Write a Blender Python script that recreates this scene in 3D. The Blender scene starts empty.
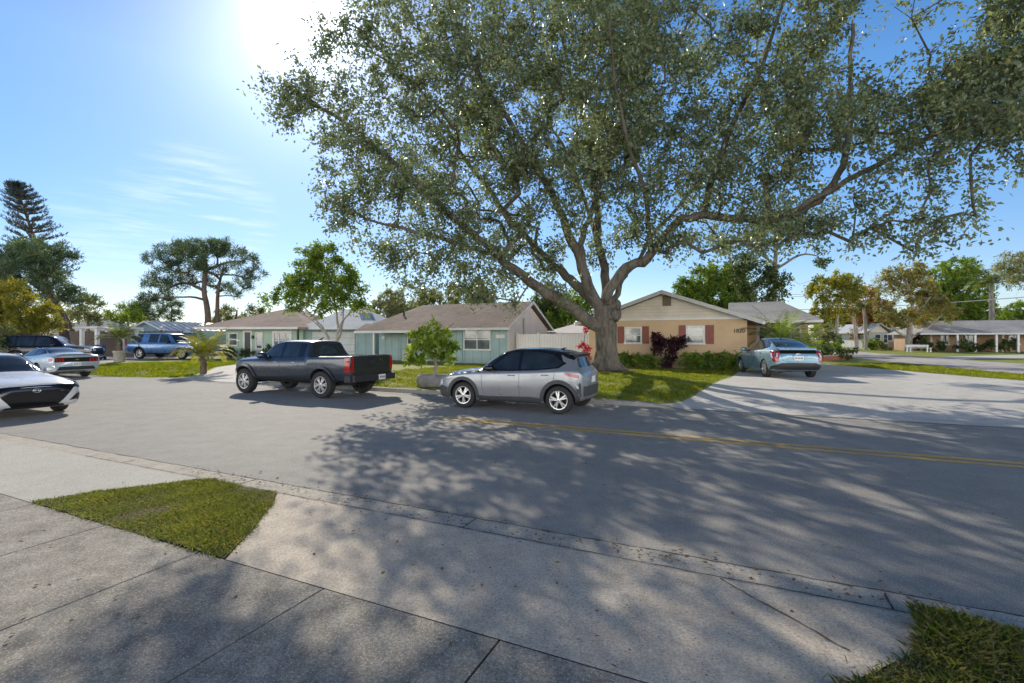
import bpy, bmesh, math, random
import numpy as np
from mathutils import Vector, Matrix
from mathutils.bvhtree import BVHTree
from mathutils.geometry import delaunay_2d_cdt
rad = math.radians
R0 = random.Random(7)
sc = bpy.context.scene
COL = sc.collection

# ---------------------------------------------------------------- frame of the place
F = 490.0; UC = 512.0; VH = 338.0; CAMH = 1.8       # focal length in pixels, horizon row, eye height
ROADA = rad(-25.16)                                 # the road runs at this angle to the view
ES = Vector((math.cos(ROADA), math.sin(ROADA))); ET = Vector((-math.sin(ROADA), math.cos(ROADA)))
SUN_AZ = rad(-22.6); SUN_EL = rad(31.2)             # azimuth from +Y towards +X
SUN = Vector((math.sin(SUN_AZ)*math.cos(SUN_EL), math.cos(SUN_AZ)*math.cos(SUN_EL), math.sin(SUN_EL)))

def RF(s, t, z=0.0):
    p = ES*s + ET*t
    return Vector((p.x, p.y, z))
def st(x, y):
    return x*ES.x + y*ES.y, x*ET.x + y*ET.y
def at(u, v, Y):
    return Vector(((u-UC)/F*Y, Y, CAMH + (VH-v)/F*Y))
def onz(u, v, z=0.0):
    Y = F*(CAMH-z)/(v-VH)
    return Vector(((u-UC)/F*Y, Y, z))
def smooth(a, b, x):
    t = min(1, max(0, (x-a)/(b-a))); return t*t*(3-2*t)
DRIVES = [(-27.0, -16.6, 1.5), (-1.9, 9.0, 0.9), (-60, -33, 1.0)]
TREE = Vector((3.98, 20.7))
def zl(x, y):
    s, t = st(x, y)
    dm = 0
    for a, b, f in DRIVES:
        dm = max(dm, smooth(a-f*.5, a+f*.5, s)*(1-smooth(b-f*.5, b+f*.5, s)))
    e = .12*(1-dm)+.002
    L = .2+.13*smooth(-13, -7, s)
    z = e+(L-e)*smooth(13.2, 18.5, t)
    z += .14*math.exp(-((x-TREE.x)**2+(y-TREE.y)**2)/4.0)
    return z

# ---------------------------------------------------------------- objects
def tag(o, label=None, cat=None, group=None, kind=None):
    if label: o['label'] = label
    if cat: o['category'] = cat
    if group: o['group'] = group
    if kind: o['kind'] = kind
    return o
def empty(name, loc, rz=0.0, label=None, cat=None, group=None):
    o = bpy.data.objects.new(name, None); COL.objects.link(o)
    o.location = loc; o.rotation_euler = (0, 0, rz); o.empty_display_size = .2
    return tag(o, label, cat, group)
def children(o):
    return [c for c in bpy.data.objects if c.parent == o]
def copy_tree(o, parent=None):
    c = o.copy(); COL.objects.link(c); c.parent = parent
    for ch in children(o): copy_tree(ch, c)
    return c
def link_mesh(name, me, mats, parent=None, smoothed=False, sharp=None):
    for m in (mats if isinstance(mats, (list, tuple)) else [mats]): me.materials.append(m)
    if smoothed:
        me.polygons.foreach_set('use_smooth', [True]*len(me.polygons))
        if sharp: me.set_sharp_from_angle(angle=rad(sharp))
    o = bpy.data.objects.new(name, me); COL.objects.link(o); o.parent = parent
    return o

class MB:
    def __init__(s): s.v = []; s.f = []; s.m = []; s.mi = 0
    def add(s, vs, fs):
        n = len(s.v); s.v += [tuple(v) for v in vs]
        s.f += [tuple(i+n for i in f) for f in fs]; s.m += [s.mi]*len(fs); return s
    def box(s, x0, x1, y0, y1, z0, z1):
        v = [(x, y, z) for z in (z0, z1) for y in (y0, y1) for x in (x0, x1)]
        return s.add(v, [(0, 2, 3, 1), (4, 5, 7, 6), (0, 1, 5, 4), (2, 6, 7, 3), (0, 4, 6, 2), (1, 3, 7, 5)])
    def obox(s, c, a, b, d):       # centre and three half axes
        c, a, b, d = map(Vector, (c, a, b, d))
        v = [c+a*i+b*j+d*k for k in (-1, 1) for j in (-1, 1) for i in (-1, 1)]
        return s.add(v, [(0, 2, 3, 1), (4, 5, 7, 6), (0, 1, 5, 4), (2, 6, 7, 3), (0, 4, 6, 2), (1, 3, 7, 5)])
    def quad(s, *p): return s.add(p, [tuple(range(len(p)))])
    def tube(s, pts, rs, n=8, cap=True):
        pts = [Vector(p) for p in pts]
        if not isinstance(rs, (list, tuple)): rs = [rs]*len(pts)
        vs = []; fs = []; up = None
        for i, p in enumerate(pts):
            d = (pts[min(i+1, len(pts)-1)]-pts[max(i-1, 0)])
            d = d.normalized() if d.length > 1e-9 else Vector((0, 0, 1))
            if up is None: up = d.orthogonal().normalized()
            up = up-d*up.dot(d)
            up = up.normalized() if up.length > 1e-6 else d.orthogonal().normalized()
            w = d.cross(up)
            for k in range(n):
                a = 2*math.pi*k/n
                vs.append(p+(up*math.cos(a)+w*math.sin(a))*rs[i])
        for i in range(len(pts)-1):
            for k in range(n):
                fs.append((i*n+k, i*n+(k+1) % n, (i+1)*n+(k+1) % n, (i+1)*n+k))
        if cap:
            fs.append(tuple(reversed(range(n)))); fs.append(tuple(range((len(pts)-1)*n, len(pts)*n)))
        return s.add(vs, fs)
    def lathe(s, prof, n=24, c=(0, 0, 0), axis='z', cap=False):
        vs = []; fs = []; c = Vector(c)
        for r, h in prof:
            for k in range(n):
                a = 2*math.pi*k/n
                q = Vector((r*math.cos(a), r*math.sin(a), h))
                if axis == 'y': q = Vector((q.x, q.z, q.y))
                vs.append(c+q)
        for i in range(len(prof)-1):
            for k in range(n):
                fs.append((i*n+k, i*n+(k+1) % n, (i+1)*n+(k+1) % n, (i+1)*n+k))
        if cap: fs.append(tuple(range((len(prof)-1)*n, len(prof)*n))); fs.append(tuple(reversed(range(n))))
        return s.add(vs, fs)
    def slab(s, pts, th, d=(0, 0, -1)):        # polygon thickened along d
        n = len(pts); d = Vector(d)*th
        v = [Vector(p) for p in pts]+[Vector(p)+d for p in pts]
        return s.add(v, [tuple(range(n)), tuple(reversed(range(n, 2*n)))]+[(i, n+i, n+(i+1) % n, (i+1) % n) for i in range(n)])
    def mesh(s, name):
        me = bpy.data.meshes.new(name); me.from_pydata(s.v, [], s.f)
        if s.m and max(s.m): me.polygons.foreach_set('material_index', s.m)
        me.update(); return me
    def build(s, name, mats, parent=None, smoothed=False, sharp=None, fix=False):
        me = s.mesh(name)
        if fix:
            b = bmesh.new(); b.from_mesh(me); bmesh.ops.recalc_face_normals(b, faces=b.faces); b.to_mesh(me); b.free()
        return link_mesh(name, me, mats, parent, smoothed, sharp)

def tess(poly, step):
    """inside points and triangles of a 2D polygon, boundary resampled at step"""
    bd = []
    n = len(poly)
    for i in range(n):
        a = Vector(poly[i]); b = Vector(poly[(i+1) % n]); k = max(1, int((b-a).length/step))
        bd += [a.lerp(b, j/k) for j in range(k)]
    xs = [p.x for p in bd]; ys = [p.y for p in bd]
    def inside(p):
        c = False; j = len(bd)-1
        for i in range(len(bd)):
            a, b = bd[i], bd[j]
            if (a.y > p.y) != (b.y > p.y) and p.x < (b.x-a.x)*(p.y-a.y)/(b.y-a.y)+a.x: c = not c
            j = i
        return c
    pts = list(bd)
    x = min(xs)+step*.5
    while x < max(xs):
        y = min(ys)+step*.5
        while y < max(ys):
            p = Vector((x, y))
            if inside(p) and min((p-q).length_squared for q in bd) > (step*.45)**2: pts.append(p)
            y += step
        x += step
    ed = [(i, (i+1) % len(bd)) for i in range(len(bd))]
    r = delaunay_2d_cdt(pts, ed, [], 1, 1e-6)
    return r[0], r[2]

# ---------------------------------------------------------------- materials
def new_mat(name):
    m = bpy.data.materials.new(name); m.use_nodes = True
    nt = m.node_tree; b = nt.nodes['Principled BSDF']
    return m, nt, b
def setp(b, **k):
    for n, v in k.items():
        b.inputs[n.replace('_', ' ')].default_value = v
def N(nt, t, **k):
    n = nt.nodes.new(t)
    for a, v in k.items():
        if hasattr(n, a): setattr(n, a, v)
        else: n.inputs[a].default_value = v
    return n
def noise(nt, scale, detail=4, rough=.6, vec=None, dims=None):
    n = nt.nodes.new('ShaderNodeTexNoise'); n.inputs['Scale'].default_value = scale
    n.inputs['Detail'].default_value = detail; n.inputs['Roughness'].default_value = rough
    if vec is not None: nt.links.new(vec, n.inputs['Vector'])
    return n.outputs['Fac']
def ramp(nt, fac, stops, interp='LINEAR'):
    r = nt.nodes.new('ShaderNodeValToRGB'); cr = r.color_ramp; cr.interpolation = interp
    while len(cr.elements) < len(stops): cr.elements.new(.5)
    for e, (p, c) in zip(cr.elements, stops):
        e.position = p; e.color = tuple(c)+(1,) if len(c) == 3 else c
    nt.links.new(fac, r.inputs[0]); return r.outputs[0]
def mixc(nt, fac, a, b, mode='MIX'):
    m = nt.nodes.new('ShaderNodeMix'); m.data_type = 'RGBA'; m.blend_type = mode
    for sck, val in ((m.inputs[0], fac), (m.inputs[6], a), (m.inputs[7], b)):
        if isinstance(val, bpy.types.NodeSocket): nt.links.new(val, sck)
        elif isinstance(val, (int, float)): sck.default_value = val
        else: sck.default_value = tuple(val)+(1,) if len(val) == 3 else val
    return m.outputs[2]
def math_(nt, op, a, b=None):
    m = nt.nodes.new('ShaderNodeMath'); m.operation = op
    for sck, val in ((m.inputs[0], a), (m.inputs[1], b)):
        if val is None: continue
        if isinstance(val, bpy.types.NodeSocket): nt.links.new(val, sck)
        else: sck.default_value = val
    return m.outputs[0]
def coords(nt, kind='Object', scale=None, rot=None):
    tc = nt.nodes.new('ShaderNodeTexCoord'); o = tc.outputs[kind]
    if scale or rot:
        mp = nt.nodes.new('ShaderNodeMapping')
        if scale: mp.inputs['Scale'].default_value = scale
        if rot: mp.inputs['Rotation'].default_value = rot
        nt.links.new(o, mp.inputs[0]); o = mp.outputs[0]
    return o
def bump(nt, b, h, strength=.3, dist=.02):
    n = nt.nodes.new('ShaderNodeBump'); n.inputs['Strength'].default_value = strength; n.inputs['Distance'].default_value = dist
    nt.links.new(h, n.inputs['Height']); nt.links.new(n.outputs[0], b.inputs['Normal'])

def simple(name, c, rough=.6, metal=0.0, spec=.5, var=.12, scale=6.0, bmp=0.0, bscale=40, coat=0.0):
    m, nt, b = new_mat(name); co = coords(nt)
    f = noise(nt, scale, 5, .6, co)
    c = Vector(c)
    col = ramp(nt, f, [(.25, tuple(c*(1-var))), (.75, tuple(c*(1+var)))])
    nt.links.new(col, b.inputs['Base Color'])
    setp(b, Roughness=rough, Metallic=metal); b.inputs['Specular IOR Level'].default_value = spec
    if coat: b.inputs['Coat Weight'].default_value = coat; b.inputs['Coat Roughness'].default_value = .06
    if bmp: bump(nt, b, noise(nt, bscale, 3, .6, co), bmp, .01)
    return m
def paint(name, c, metal=.35, rough=.32, coat=.55):
    m, nt, b = new_mat(name); co = coords(nt)
    fl = noise(nt, 900, 0, .5, co); dirt = noise(nt, 2.2, 5, .65, co)
    c = Vector(c)
    col = ramp(nt, fl, [(.3, tuple(c*.9)), (.7, tuple(c*1.1))])
    z = nt.nodes.new('ShaderNodeSeparateXYZ'); nt.links.new(co, z.inputs[0])
    low = math_(nt, 'MULTIPLY', ramp(nt, z.outputs[2], [(.22, (1, 1, 1)), (.75, (0, 0, 0))]), ramp(nt, dirt, [(.35, (.05,)*3), (.75, (.18,)*3)]))
    nt.links.new(mixc(nt, low, col, (.30, .27, .23)), b.inputs['Base Color'])
    nt.links.new(ramp(nt, dirt, [(.3, (rough*.8,)*3), (.8, (rough*1.35,)*3)]), b.inputs['Roughness'])
    setp(b, Metallic=metal); b.inputs['Coat Weight'].default_value = coat; b.inputs['Coat Roughness'].default_value = .05
    return m
def foliage(name, base, trans=.35, rough=.55, dead=(.30, .24, .08), tint2=None, spec=.35, tcol=(1.5, 1.45, .6)):
    m, nt, b = new_mat(name)
    at_ = nt.nodes.new('ShaderNodeAttribute'); at_.attribute_name = 'tint'
    sep = nt.nodes.new('ShaderNodeSeparateColor'); nt.links.new(at_.outputs['Color'], sep.inputs[0])
    base = Vector(base)
    t2 = tint2 or tuple(Vector((base.x*1.7+.01, base.y*1.45, base.z*.9)))
    col = ramp(nt, sep.outputs[0], [(0, tuple(base*.55)), (.5, tuple(base)), (1, t2)])
    col = mixc(nt, sep.outputs[1], col, dead)
    nt.links.new(col, b.inputs['Base Color']); setp(b, Roughness=rough); b.inputs['Specular IOR Level'].default_value = spec
    tr = nt.nodes.new('ShaderNodeBsdfTranslucent')
    tc = mixc(nt, 1.0, col, tcol, 'MULTIPLY'); nt.links.new(tc, tr.inputs[0])
    ms = nt.nodes.new('ShaderNodeMixShader'); ms.inputs[0].default_value = trans
    nt.links.new(b.outputs[0], ms.inputs[1]); nt.links.new(tr.outputs[0], ms.inputs[2])
    nt.links.new(ms.outputs[0], nt.nodes['Material Output'].inputs[0])
    return m
def bark(name, a, b_, scale=5):
    m, nt, b = new_mat(name); co = coords(nt, 'Object', (scale, scale, scale*.32))
    f = noise(nt, 1.6, 7, .7, co); g = noise(nt, .35, 3, .5, co)
    col = ramp(nt, f, [(.3, Vector(a)*.3), (.46, a), (.68, b_)])
    col = mixc(nt, ramp(nt, g, [(.4, (0, 0, 0)), (.7, (.55,)*3)]), col, Vector(b_)*1.15)
    nt.links.new(col, b.inputs['Base Color']); setp(b, Roughness=.9); b.inputs['Specular IOR Level'].default_value = .15
    bump(nt, b, f, 1.0, .11); return m
def ground_mat(name, a, c, scale=2.0, fine=90, agg=None, rough=.85, stain=.35, bmp=.35, crack=0):
    """mottled paving: large stains, fine grain, optional bright aggregate chips"""
    m, nt, b = new_mat(name); co = coords(nt)
    big = noise(nt, scale*.35, 6, .65, co); mid = noise(nt, scale*3, 5, .7, co); fn = noise(nt, fine, 2, .6, co)
    col = mixc(nt, ramp(nt, big, [(.32, (0,)*3), (.68, (1,)*3)]), a, c)
    col = mixc(nt, stain, col, ramp(nt, mid, [(.3, Vector(a)*.6), (.7, Vector(c)*1.25)]))
    col = mixc(nt, ramp(nt, fn, [(.35, (.55,)*3), (.65, (0,)*3)]), col, Vector(a)*.5)
    if agg:
        vo = nt.nodes.new('ShaderNodeTexVoronoi'); vo.inputs['Scale'].default_value = agg[0]; nt.links.new(co, vo.inputs['Vector'])
        rnd = nt.nodes.new('ShaderNodeSeparateColor'); nt.links.new(vo.outputs['Color'], rnd.inputs[0])
        chip = math_(nt, 'MULTIPLY', ramp(nt, vo.outputs['Distance'], [(.22, (1,)*3), (.42, (0,)*3)]), ramp(nt, rnd.outputs[0], [(agg[1], (0,)*3), (agg[1]+.08, (1,)*3)]))
        col = mixc(nt, chip, col, agg[2])
        dk = math_(nt, 'MULTIPLY', ramp(nt, vo.outputs['Distance'], [(.2, (1,)*3), (.4, (0,)*3)]), ramp(nt, rnd.outputs[1], [(.8, (0,)*3), (.88, (.8,)*3)]))
        col = mixc(nt, dk, col, Vector(a)*.25)
    nt.links.new(col, b.inputs['Base Color']); setp(b, Roughness=rough); b.inputs['Specular IOR Level'].default_value = .3
    h = mixc(nt, .85, mid, fn); bump(nt, b, h, bmp, .01)
    return m
def shingles(name, a, b_, sc_=(2.2, 5.5, 1), spots=None):
    m, nt, b = new_mat(name); co = coords(nt, 'Object')
    br = nt.nodes.new('ShaderNodeTexBrick'); nt.links.new(co, br.inputs['Vector'])
    br.inputs['Scale'].default_value = 1.0; br.inputs['Brick Width'].default_value = .32; br.inputs['Row Height'].default_value = .15
    br.inputs['Mortar Size'].default_value = .006
    br.inputs['Color1'].default_value = tuple(Vector(a))+(1,); br.inputs['Color2'].default_value = tuple(Vector(a)*.8)+(1,); br.inputs['Mortar'].default_value = tuple(Vector(a)*.5)+(1,)
    f = noise(nt, .55, 7, .7, co)
    col = mixc(nt, ramp(nt, f, [(.38, (0,)*3), (.62, (.8,)*3)]), br.outputs['Color'], b_)
    g = noise(nt, 9, 4, .7, co)
    col = mixc(nt, ramp(nt, g, [(.3, (.35,)*3), (.6, (0,)*3)]), col, Vector(a)*.45)
    nt.links.new(col, b.inputs['Base Color']); setp(b, Roughness=.9); b.inputs['Specular IOR Level'].default_value = .2
    bump(nt, b, g, .4, .02); return m
def wallmat(name, c, lap=0.0, vert=0.0, dirt=.3):
    """painted wall; lap = spacing of horizontal boards, vert = spacing of vertical grooves"""
    m, nt, b = new_mat(name); co = coords(nt)
    f = noise(nt, 1.1, 6, .65, co); c = Vector(c)
    col = ramp(nt, f, [(.3, tuple(c*(1-dirt*.6))), (.7, tuple(c*(1+dirt*.2)))])
    z = nt.nodes.new('ShaderNodeSeparateXYZ'); nt.links.new(co, z.inputs[0])
    h = noise(nt, 60, 3, .6, co)
    for sp, ax in ((lap, 2), (vert, 0)):
        if sp:
            fr = math_(nt, 'FRACT', math_(nt, 'DIVIDE', z.outputs[ax], sp))
            line = ramp(nt, fr, [(0, (1,)*3), (.07, (1,)*3), (.12, (0,)*3)])
            col = mixc(nt, math_(nt, 'MULTIPLY', line, .45), col, c*.35)
    sp = ramp(nt, z.outputs[2], [(.0, (.5,)*3), (.45, (0,)*3)])
    col = mixc(nt, math_(nt, 'MULTIPLY', sp, f), col, (.12, .1, .07))
    nt.links.new(col, b.inputs['Base Color']); setp(b, Roughness=.8); b.inputs['Specular IOR Level'].default_value = .25
    bump(nt, b, h, .25, .01); return m
def glassmat(name, dark=(.012, .016, .02), light=None, rough=.04):
    m, nt, b = new_mat(name); co = coords(nt)
    if light:
        z = nt.nodes.new('ShaderNodeSeparateXYZ'); nt.links.new(co, z.inputs[0])
        fr = math_(nt, 'FRACT', math_(nt, 'DIVIDE', z.outputs[2], .06))
        col = mixc(nt, ramp(nt, fr, [(.5, (0,)*3), (.6, (1,)*3)]), light, Vector(light)*.55)
    else:
        col = ramp(nt, noise(nt, 2.5, 2, .5, co), [(.35, dark), (.75, Vector(dark)*2.2)])
    nt.links.new(col, b.inputs['Base Color']); setp(b, Roughness=rough); b.inputs['Specular IOR Level'].default_value = .8
    return m

M = {}
M['asphalt'] = ground_mat('asphalt', (.27, .256, .235), (.375, .357, .325), .8, 110, (120, .5, (.56, .54, .49)), .85, .3, .6)
M['gutter'] = ground_mat('gutter_concrete', (.38, .34, .285), (.56, .51, .43), 1.6, 70, (85, .5, (.62, .58, .52)), .9, .5, .6)
M['walk'] = ground_mat('sidewalk_concrete', (.19, .17, .14), (.45, .41, .345), 1.3, 55, (85, .45, (.54, .50, .43)), .9, .6, .55)
M['apron'] = ground_mat('apron_concrete', (.48, .41, .325), (.66, .575, .465), 1.2, 60, (60, .8, (.58, .54, .48)), .88, .4, .4)
M['pale'] = ground_mat('pale_concrete', (.42, .40, .35), (.52, .50, .44), .9, 60, None, .85, .2, .2)
M['drive'] = ground_mat('driveway_concrete', (.50, .475, .435), (.68, .65, .60), .7, 50, None, .85, .3, .3)
M['street'] = ground_mat('side_street_concrete', (.42, .385, .35), (.54, .50, .46), .6, 40, None, .9, .3, .3)
M['curb'] = ground_mat('curb_concrete', (.30, .28, .25), (.42, .40, .36), 2, 50, None, .9, .4, .4)
M['soil'] = ground_mat('soil_mulch', (.085, .06, .038), (.17, .12, .075), 3, 30, (40, .6, (.28, .2, .12)), .95, .6, .8)
M['joint'] = simple('joint_dark', (.075, .066, .055), .95)
M['lawn'] = ground_mat('lawn_grass', (.17, .21, .025), (.31, .32, .055), 1.2, 26, (38, .55, (.40, .42, .09)), .9, .45, .9)
M['litter'] = simple('dead_leaf', (.16, .10, .05), .8, var=.5, scale=30)
M['yellow'] = None
M['white'] = simple('white_paint', (.72, .72, .70), .5, var=.06)
M['trim'] = simple('white_trim', (.62, .62, .60), .5, var=.1, scale=3)
M['black'] = simple('black_plastic', (.02, .02, .022), .55, var=.2)
M['dkgrey'] = simple('dark_grey_plastic', (.045, .047, .05), .6, var=.15)
M['gloss'] = simple('gloss_black', (.008, .008, .01), .12, var=.1, spec=.6)
M['glass'] = glassmat('car_glass')
M['pane'] = glassmat('window_glass', (.05, .065, .075), None, .05)
M['blind'] = glassmat('window_blinds', light=(.42, .45, .45), rough=.12)
M['tyre'] = simple('tyre_rubber', (.02, .02, .02), .8, var=.2, bmp=.3)
M['alloy'] = simple('alloy_silver', (.55, .56, .57), .3, .75, var=.06)
M['chrome'] = simple('chrome_bright', (.75, .76, .78), .12, 1.0, var=.03)
M['red'] = simple('red_lens', (.32, .008, .012), .12, var=.15, spec=.7)
M['reddark'] = simple('dark_red_lens', (.10, .004, .006), .12, var=.15, spec=.7)
M['lens'] = simple('clear_lens', (.62, .65, .68), .08, .3, var=.2, spec=.8)
M['amber'] = simple('amber_lens', (.6, .2, .02), .15)
M['plate'] = simple('plate_white', (.7, .72, .72), .4, var=.05)
M['ink'] = simple('plate_ink', (.02, .05, .03), .5)
M['under'] = simple('underbody', (.012, .012, .013), .9)

# worn yellow line: chips of paint missing
m, nt, b = new_mat('worn_yellow_paint'); co = coords(nt)
f = noise(nt, 14, 6, .75, co); g = noise(nt, 1.2, 3, .5, co)
k = math_(nt, 'ADD', math_(nt, 'MULTIPLY', f, .75), math_(nt, 'MULTIPLY', g, .3))
nt.links.new(mixc(nt, ramp(nt, k, [(.46, (0,)*3), (.62, (1,)*3)]), (.68, .40, .07), (.36, .30, .19)), b.inputs['Base Color'])
setp(b, Roughness=.8); bump(nt, b, noise(nt, 90, 2, .6, co), .4, .01); M['yellow'] = m

# ---------------------------------------------------------------- sky, sun, camera
w = bpy.data.worlds.new('World'); sc.world = w; w.use_nodes = True
nt = w.node_tree; bg = nt.nodes['Background']
sky = nt.nodes.new('ShaderNodeTexSky'); sky.sky_type = 'NISHITA'; sky.sun_disc = False
sky.sun_elevation = SUN_EL; sky.sun_rotation = SUN_AZ; sky.air_density = 1.0; sky.dust_density = .1; sky.ozone_density = 2.5; sky.altitude = 0
# soften the range of the sky: less glare low down, more light from the side away from the sun
gam = nt.nodes.new('ShaderNodeGamma'); gam.inputs['Gamma'].default_value = .62
nt.links.new(sky.outputs[0], gam.inputs['Color'])
hs = nt.nodes.new('ShaderNodeHueSaturation'); hs.inputs['Saturation'].default_value = 1.6; hs.inputs['Value'].default_value = 2.05
nt.links.new(gam.outputs[0], hs.inputs['Color'])
tc = nt.nodes.new('ShaderNodeTexCoord')
dt = nt.nodes.new('ShaderNodeVectorMath'); dt.operation = 'DOT_PRODUCT'; dt.inputs[1].default_value = SUN
nt.links.new(tc.outputs['Generated'], dt.inputs[0])
dpos = math_(nt, 'MAXIMUM', dt.outputs['Value'], 0.0)
glow = math_(nt, 'ADD', math_(nt, 'MULTIPLY', math_(nt, 'POWER', dpos, 14.0), 1.5), math_(nt, 'ADD', math_(nt, 'MULTIPLY', math_(nt, 'POWER', dpos, 90.0), 6.0), math_(nt, 'MULTIPLY', math_(nt, 'POWER', dpos, 700.0), 30.0)))
gm = nt.nodes.new('ShaderNodeMix'); gm.data_type = 'RGBA'; gm.blend_type = 'ADD'; gm.inputs[0].default_value = 1
nt.links.new(hs.outputs[0], gm.inputs[6])
gc = nt.nodes.new('ShaderNodeCombineColor')
for i, kf in enumerate((1.0, 1.02, 1.05)): nt.links.new(math_(nt, 'MULTIPLY', glow, kf), gc.inputs[i])
nt.links.new(gc.outputs[0], gm.inputs[7])
# thin cirrus low in the sky beyond the umbrella pine
def cirrus(u, v, k1, k2, sx, sz):
    c = Vector(((u-UC)/F, 1, (VH-v)/F)).normalized()
    d = nt.nodes.new('ShaderNodeVectorMath'); d.operation = 'DOT_PRODUCT'; d.inputs[1].default_value = c
    nt.links.new(tc.outputs['Generated'], d.inputs[0])
    mask = ramp(nt, d.outputs['Value'], [(k1, (0,)*3), (k2, (1,)*3)], 'EASE')
    mp = nt.nodes.new('ShaderNodeMapping'); mp.inputs['Scale'].default_value = (sx, sx, sz); mp.inputs['Rotation'].default_value = (rad(8), rad(12), 0)
    nt.links.new(tc.outputs['Generated'], mp.inputs[0])
    return math_(nt, 'MULTIPLY', mask, ramp(nt, noise(nt, 3.0, 8, .62, mp.outputs[0]), [(.45, (0,)*3), (.78, (1,)*3)]))
cl = math_(nt, 'ADD', cirrus(200, 215, .9915, .9995, 2.2, 22), math_(nt, 'MULTIPLY', cirrus(115, 258, .993, .9995, 2.2, 30), .6))
# added fill light low in the unseen sky behind the viewer, cloud-like noise
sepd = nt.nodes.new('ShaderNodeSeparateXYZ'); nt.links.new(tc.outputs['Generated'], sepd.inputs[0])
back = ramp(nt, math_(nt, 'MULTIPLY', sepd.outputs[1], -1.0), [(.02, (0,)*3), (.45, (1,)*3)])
fill_noise = ramp(nt, noise(nt, 2.4, 7, .6, tc.outputs['Generated']), [(.30, (.35,)*3), (.62, (1,)*3)])
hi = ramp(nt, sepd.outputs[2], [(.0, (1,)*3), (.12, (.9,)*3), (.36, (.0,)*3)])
back_fill = math_(nt, 'MULTIPLY', math_(nt, 'MULTIPLY', back, fill_noise), hi)
fin = mixc(nt, math_(nt, 'MINIMUM', math_(nt, 'MULTIPLY', cl, .85), .8), gm.outputs[2], (8.2, 8.8, 9.6))
fin = mixc(nt, 1.0, fin, (.92, .95, 1.10), 'MULTIPLY')
fin = mixc(nt, 1.0, fin, ramp(nt, sepd.outputs[2], [(.42, (1,)*3), (.80, (.24, .26, .30))]), 'MULTIPLY')      # upper sky darkened to cut its fill on the ground
fin = mixc(nt, math_(nt, 'MULTIPLY', back_fill, .95), fin, (54, 50.5, 46))
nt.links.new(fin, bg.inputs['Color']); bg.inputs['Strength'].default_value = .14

ld = bpy.data.lights.new('sun', 'SUN'); ld.energy = 5.0; ld.angle = rad(.45); ld.color = (1.0, .91, .76)
lo = bpy.data.objects.new('sun', ld); COL.objects.link(lo)
lo.rotation_euler = (-SUN).to_track_quat('-Z', 'Y').to_euler()

cd = bpy.data.cameras.new('camera'); cd.sensor_width = 36; cd.lens = F/1024*36; cd.clip_end = 2000; cd.clip_start = .05
cd.shift_y = -(341.5-VH)/1024
cam = bpy.data.objects.new('camera', cd); COL.objects.link(cam); cam.location = (0, 0, CAMH); cam.rotation_euler = (rad(90), 0, 0)
sc.camera = cam
sc.view_settings.view_transform = 'Standard'; sc.view_settings.look = 'None'; sc.view_settings.exposure = 0; sc.view_settings.gamma = 1
sc.cycles.max_bounces = 8; sc.cycles.transparent_max_bounces = 8
sc.cycles.use_denoising = True

# ---------------------------------------------------------------- ground
def structure(o): return tag(o, kind='structure')
def sheet(name, polyw, zf, mat, step=.6, off=0.0):
    vs, fs = tess([(p[0], p[1]) for p in polyw], step)
    mb = MB(); mb.add([(p.x, p.y, zf(p.x, p.y)+off) for p in vs], [tuple(f) for f in fs])
    o = mb.build(name, mat, None, True); 
    me = o.data
    b = bmesh.new(); b.from_mesh(me)
    for f in b.faces:
        if f.normal.z < 0: f.normal_flip()
    b.to_mesh(me); b.free()
    return structure(o)
g = MB(); g.quad((-700, -300, -.06), (700, -300, -.06), (700, 900, -.06), (-700, 900, -.06)); structure(g.build('ground', M['lawn']))

def strip(name, s0, s1, t0, t1, z, mat, n=60):
    mb = MB()
    for i in range(n):
        a, b = s0+(s1-s0)*i/n, s0+(s1-s0)*(i+1)/n
        mb.quad(RF(a, t0, z), RF(b, t0, z), RF(b, t1, z), RF(a, t1, z))
    return structure(mb.build(name, mat))
strip('road', -130, 60, 4.27, 13.2, 0, M['asphalt'])
strip('gutter', -60, 40, 3.98, 4.262, .004, M['gutter'])
# sidewalk slabs with open joints, apron, neighbouring drive
mb = MB(); s = -2.7-1.4*22
while s < 14:
    mb.slab([RF(s+.008, 1.08, .014), RF(s+1.392, 1.08, .014), RF(s+1.392, 2.588, .014), RF(s+.008, 2.588, .014)], .03); s += 1.4
structure(mb.build('sidewalk', M['walk']))
strip('pavement_joint', -60, 40, 1.06, 4.27, -.004, M['joint'])
def flat(z): return lambda x, y: z
def polyst(pts): return [RF(s, t) for s, t in pts]
sheet('driveway_apron', polyst([(-3.78, 2.6), (.12, 2.6), (.55, 3.1), (.98, 3.6), (1.05, 3.965), (-4.85, 3.965), (-4.6, 3.7), (-4.2, 3.2)]), flat(.012), M['apron'], .4)
sheet('neighbour_drive', polyst([(-14, 2.6), (-7.0, 2.6), (-6.75, 3.1), (-6.4, 3.55), (-6.02, 3.965), (-14, 3.965)]), flat(.012), M['pale'], .5)
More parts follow.
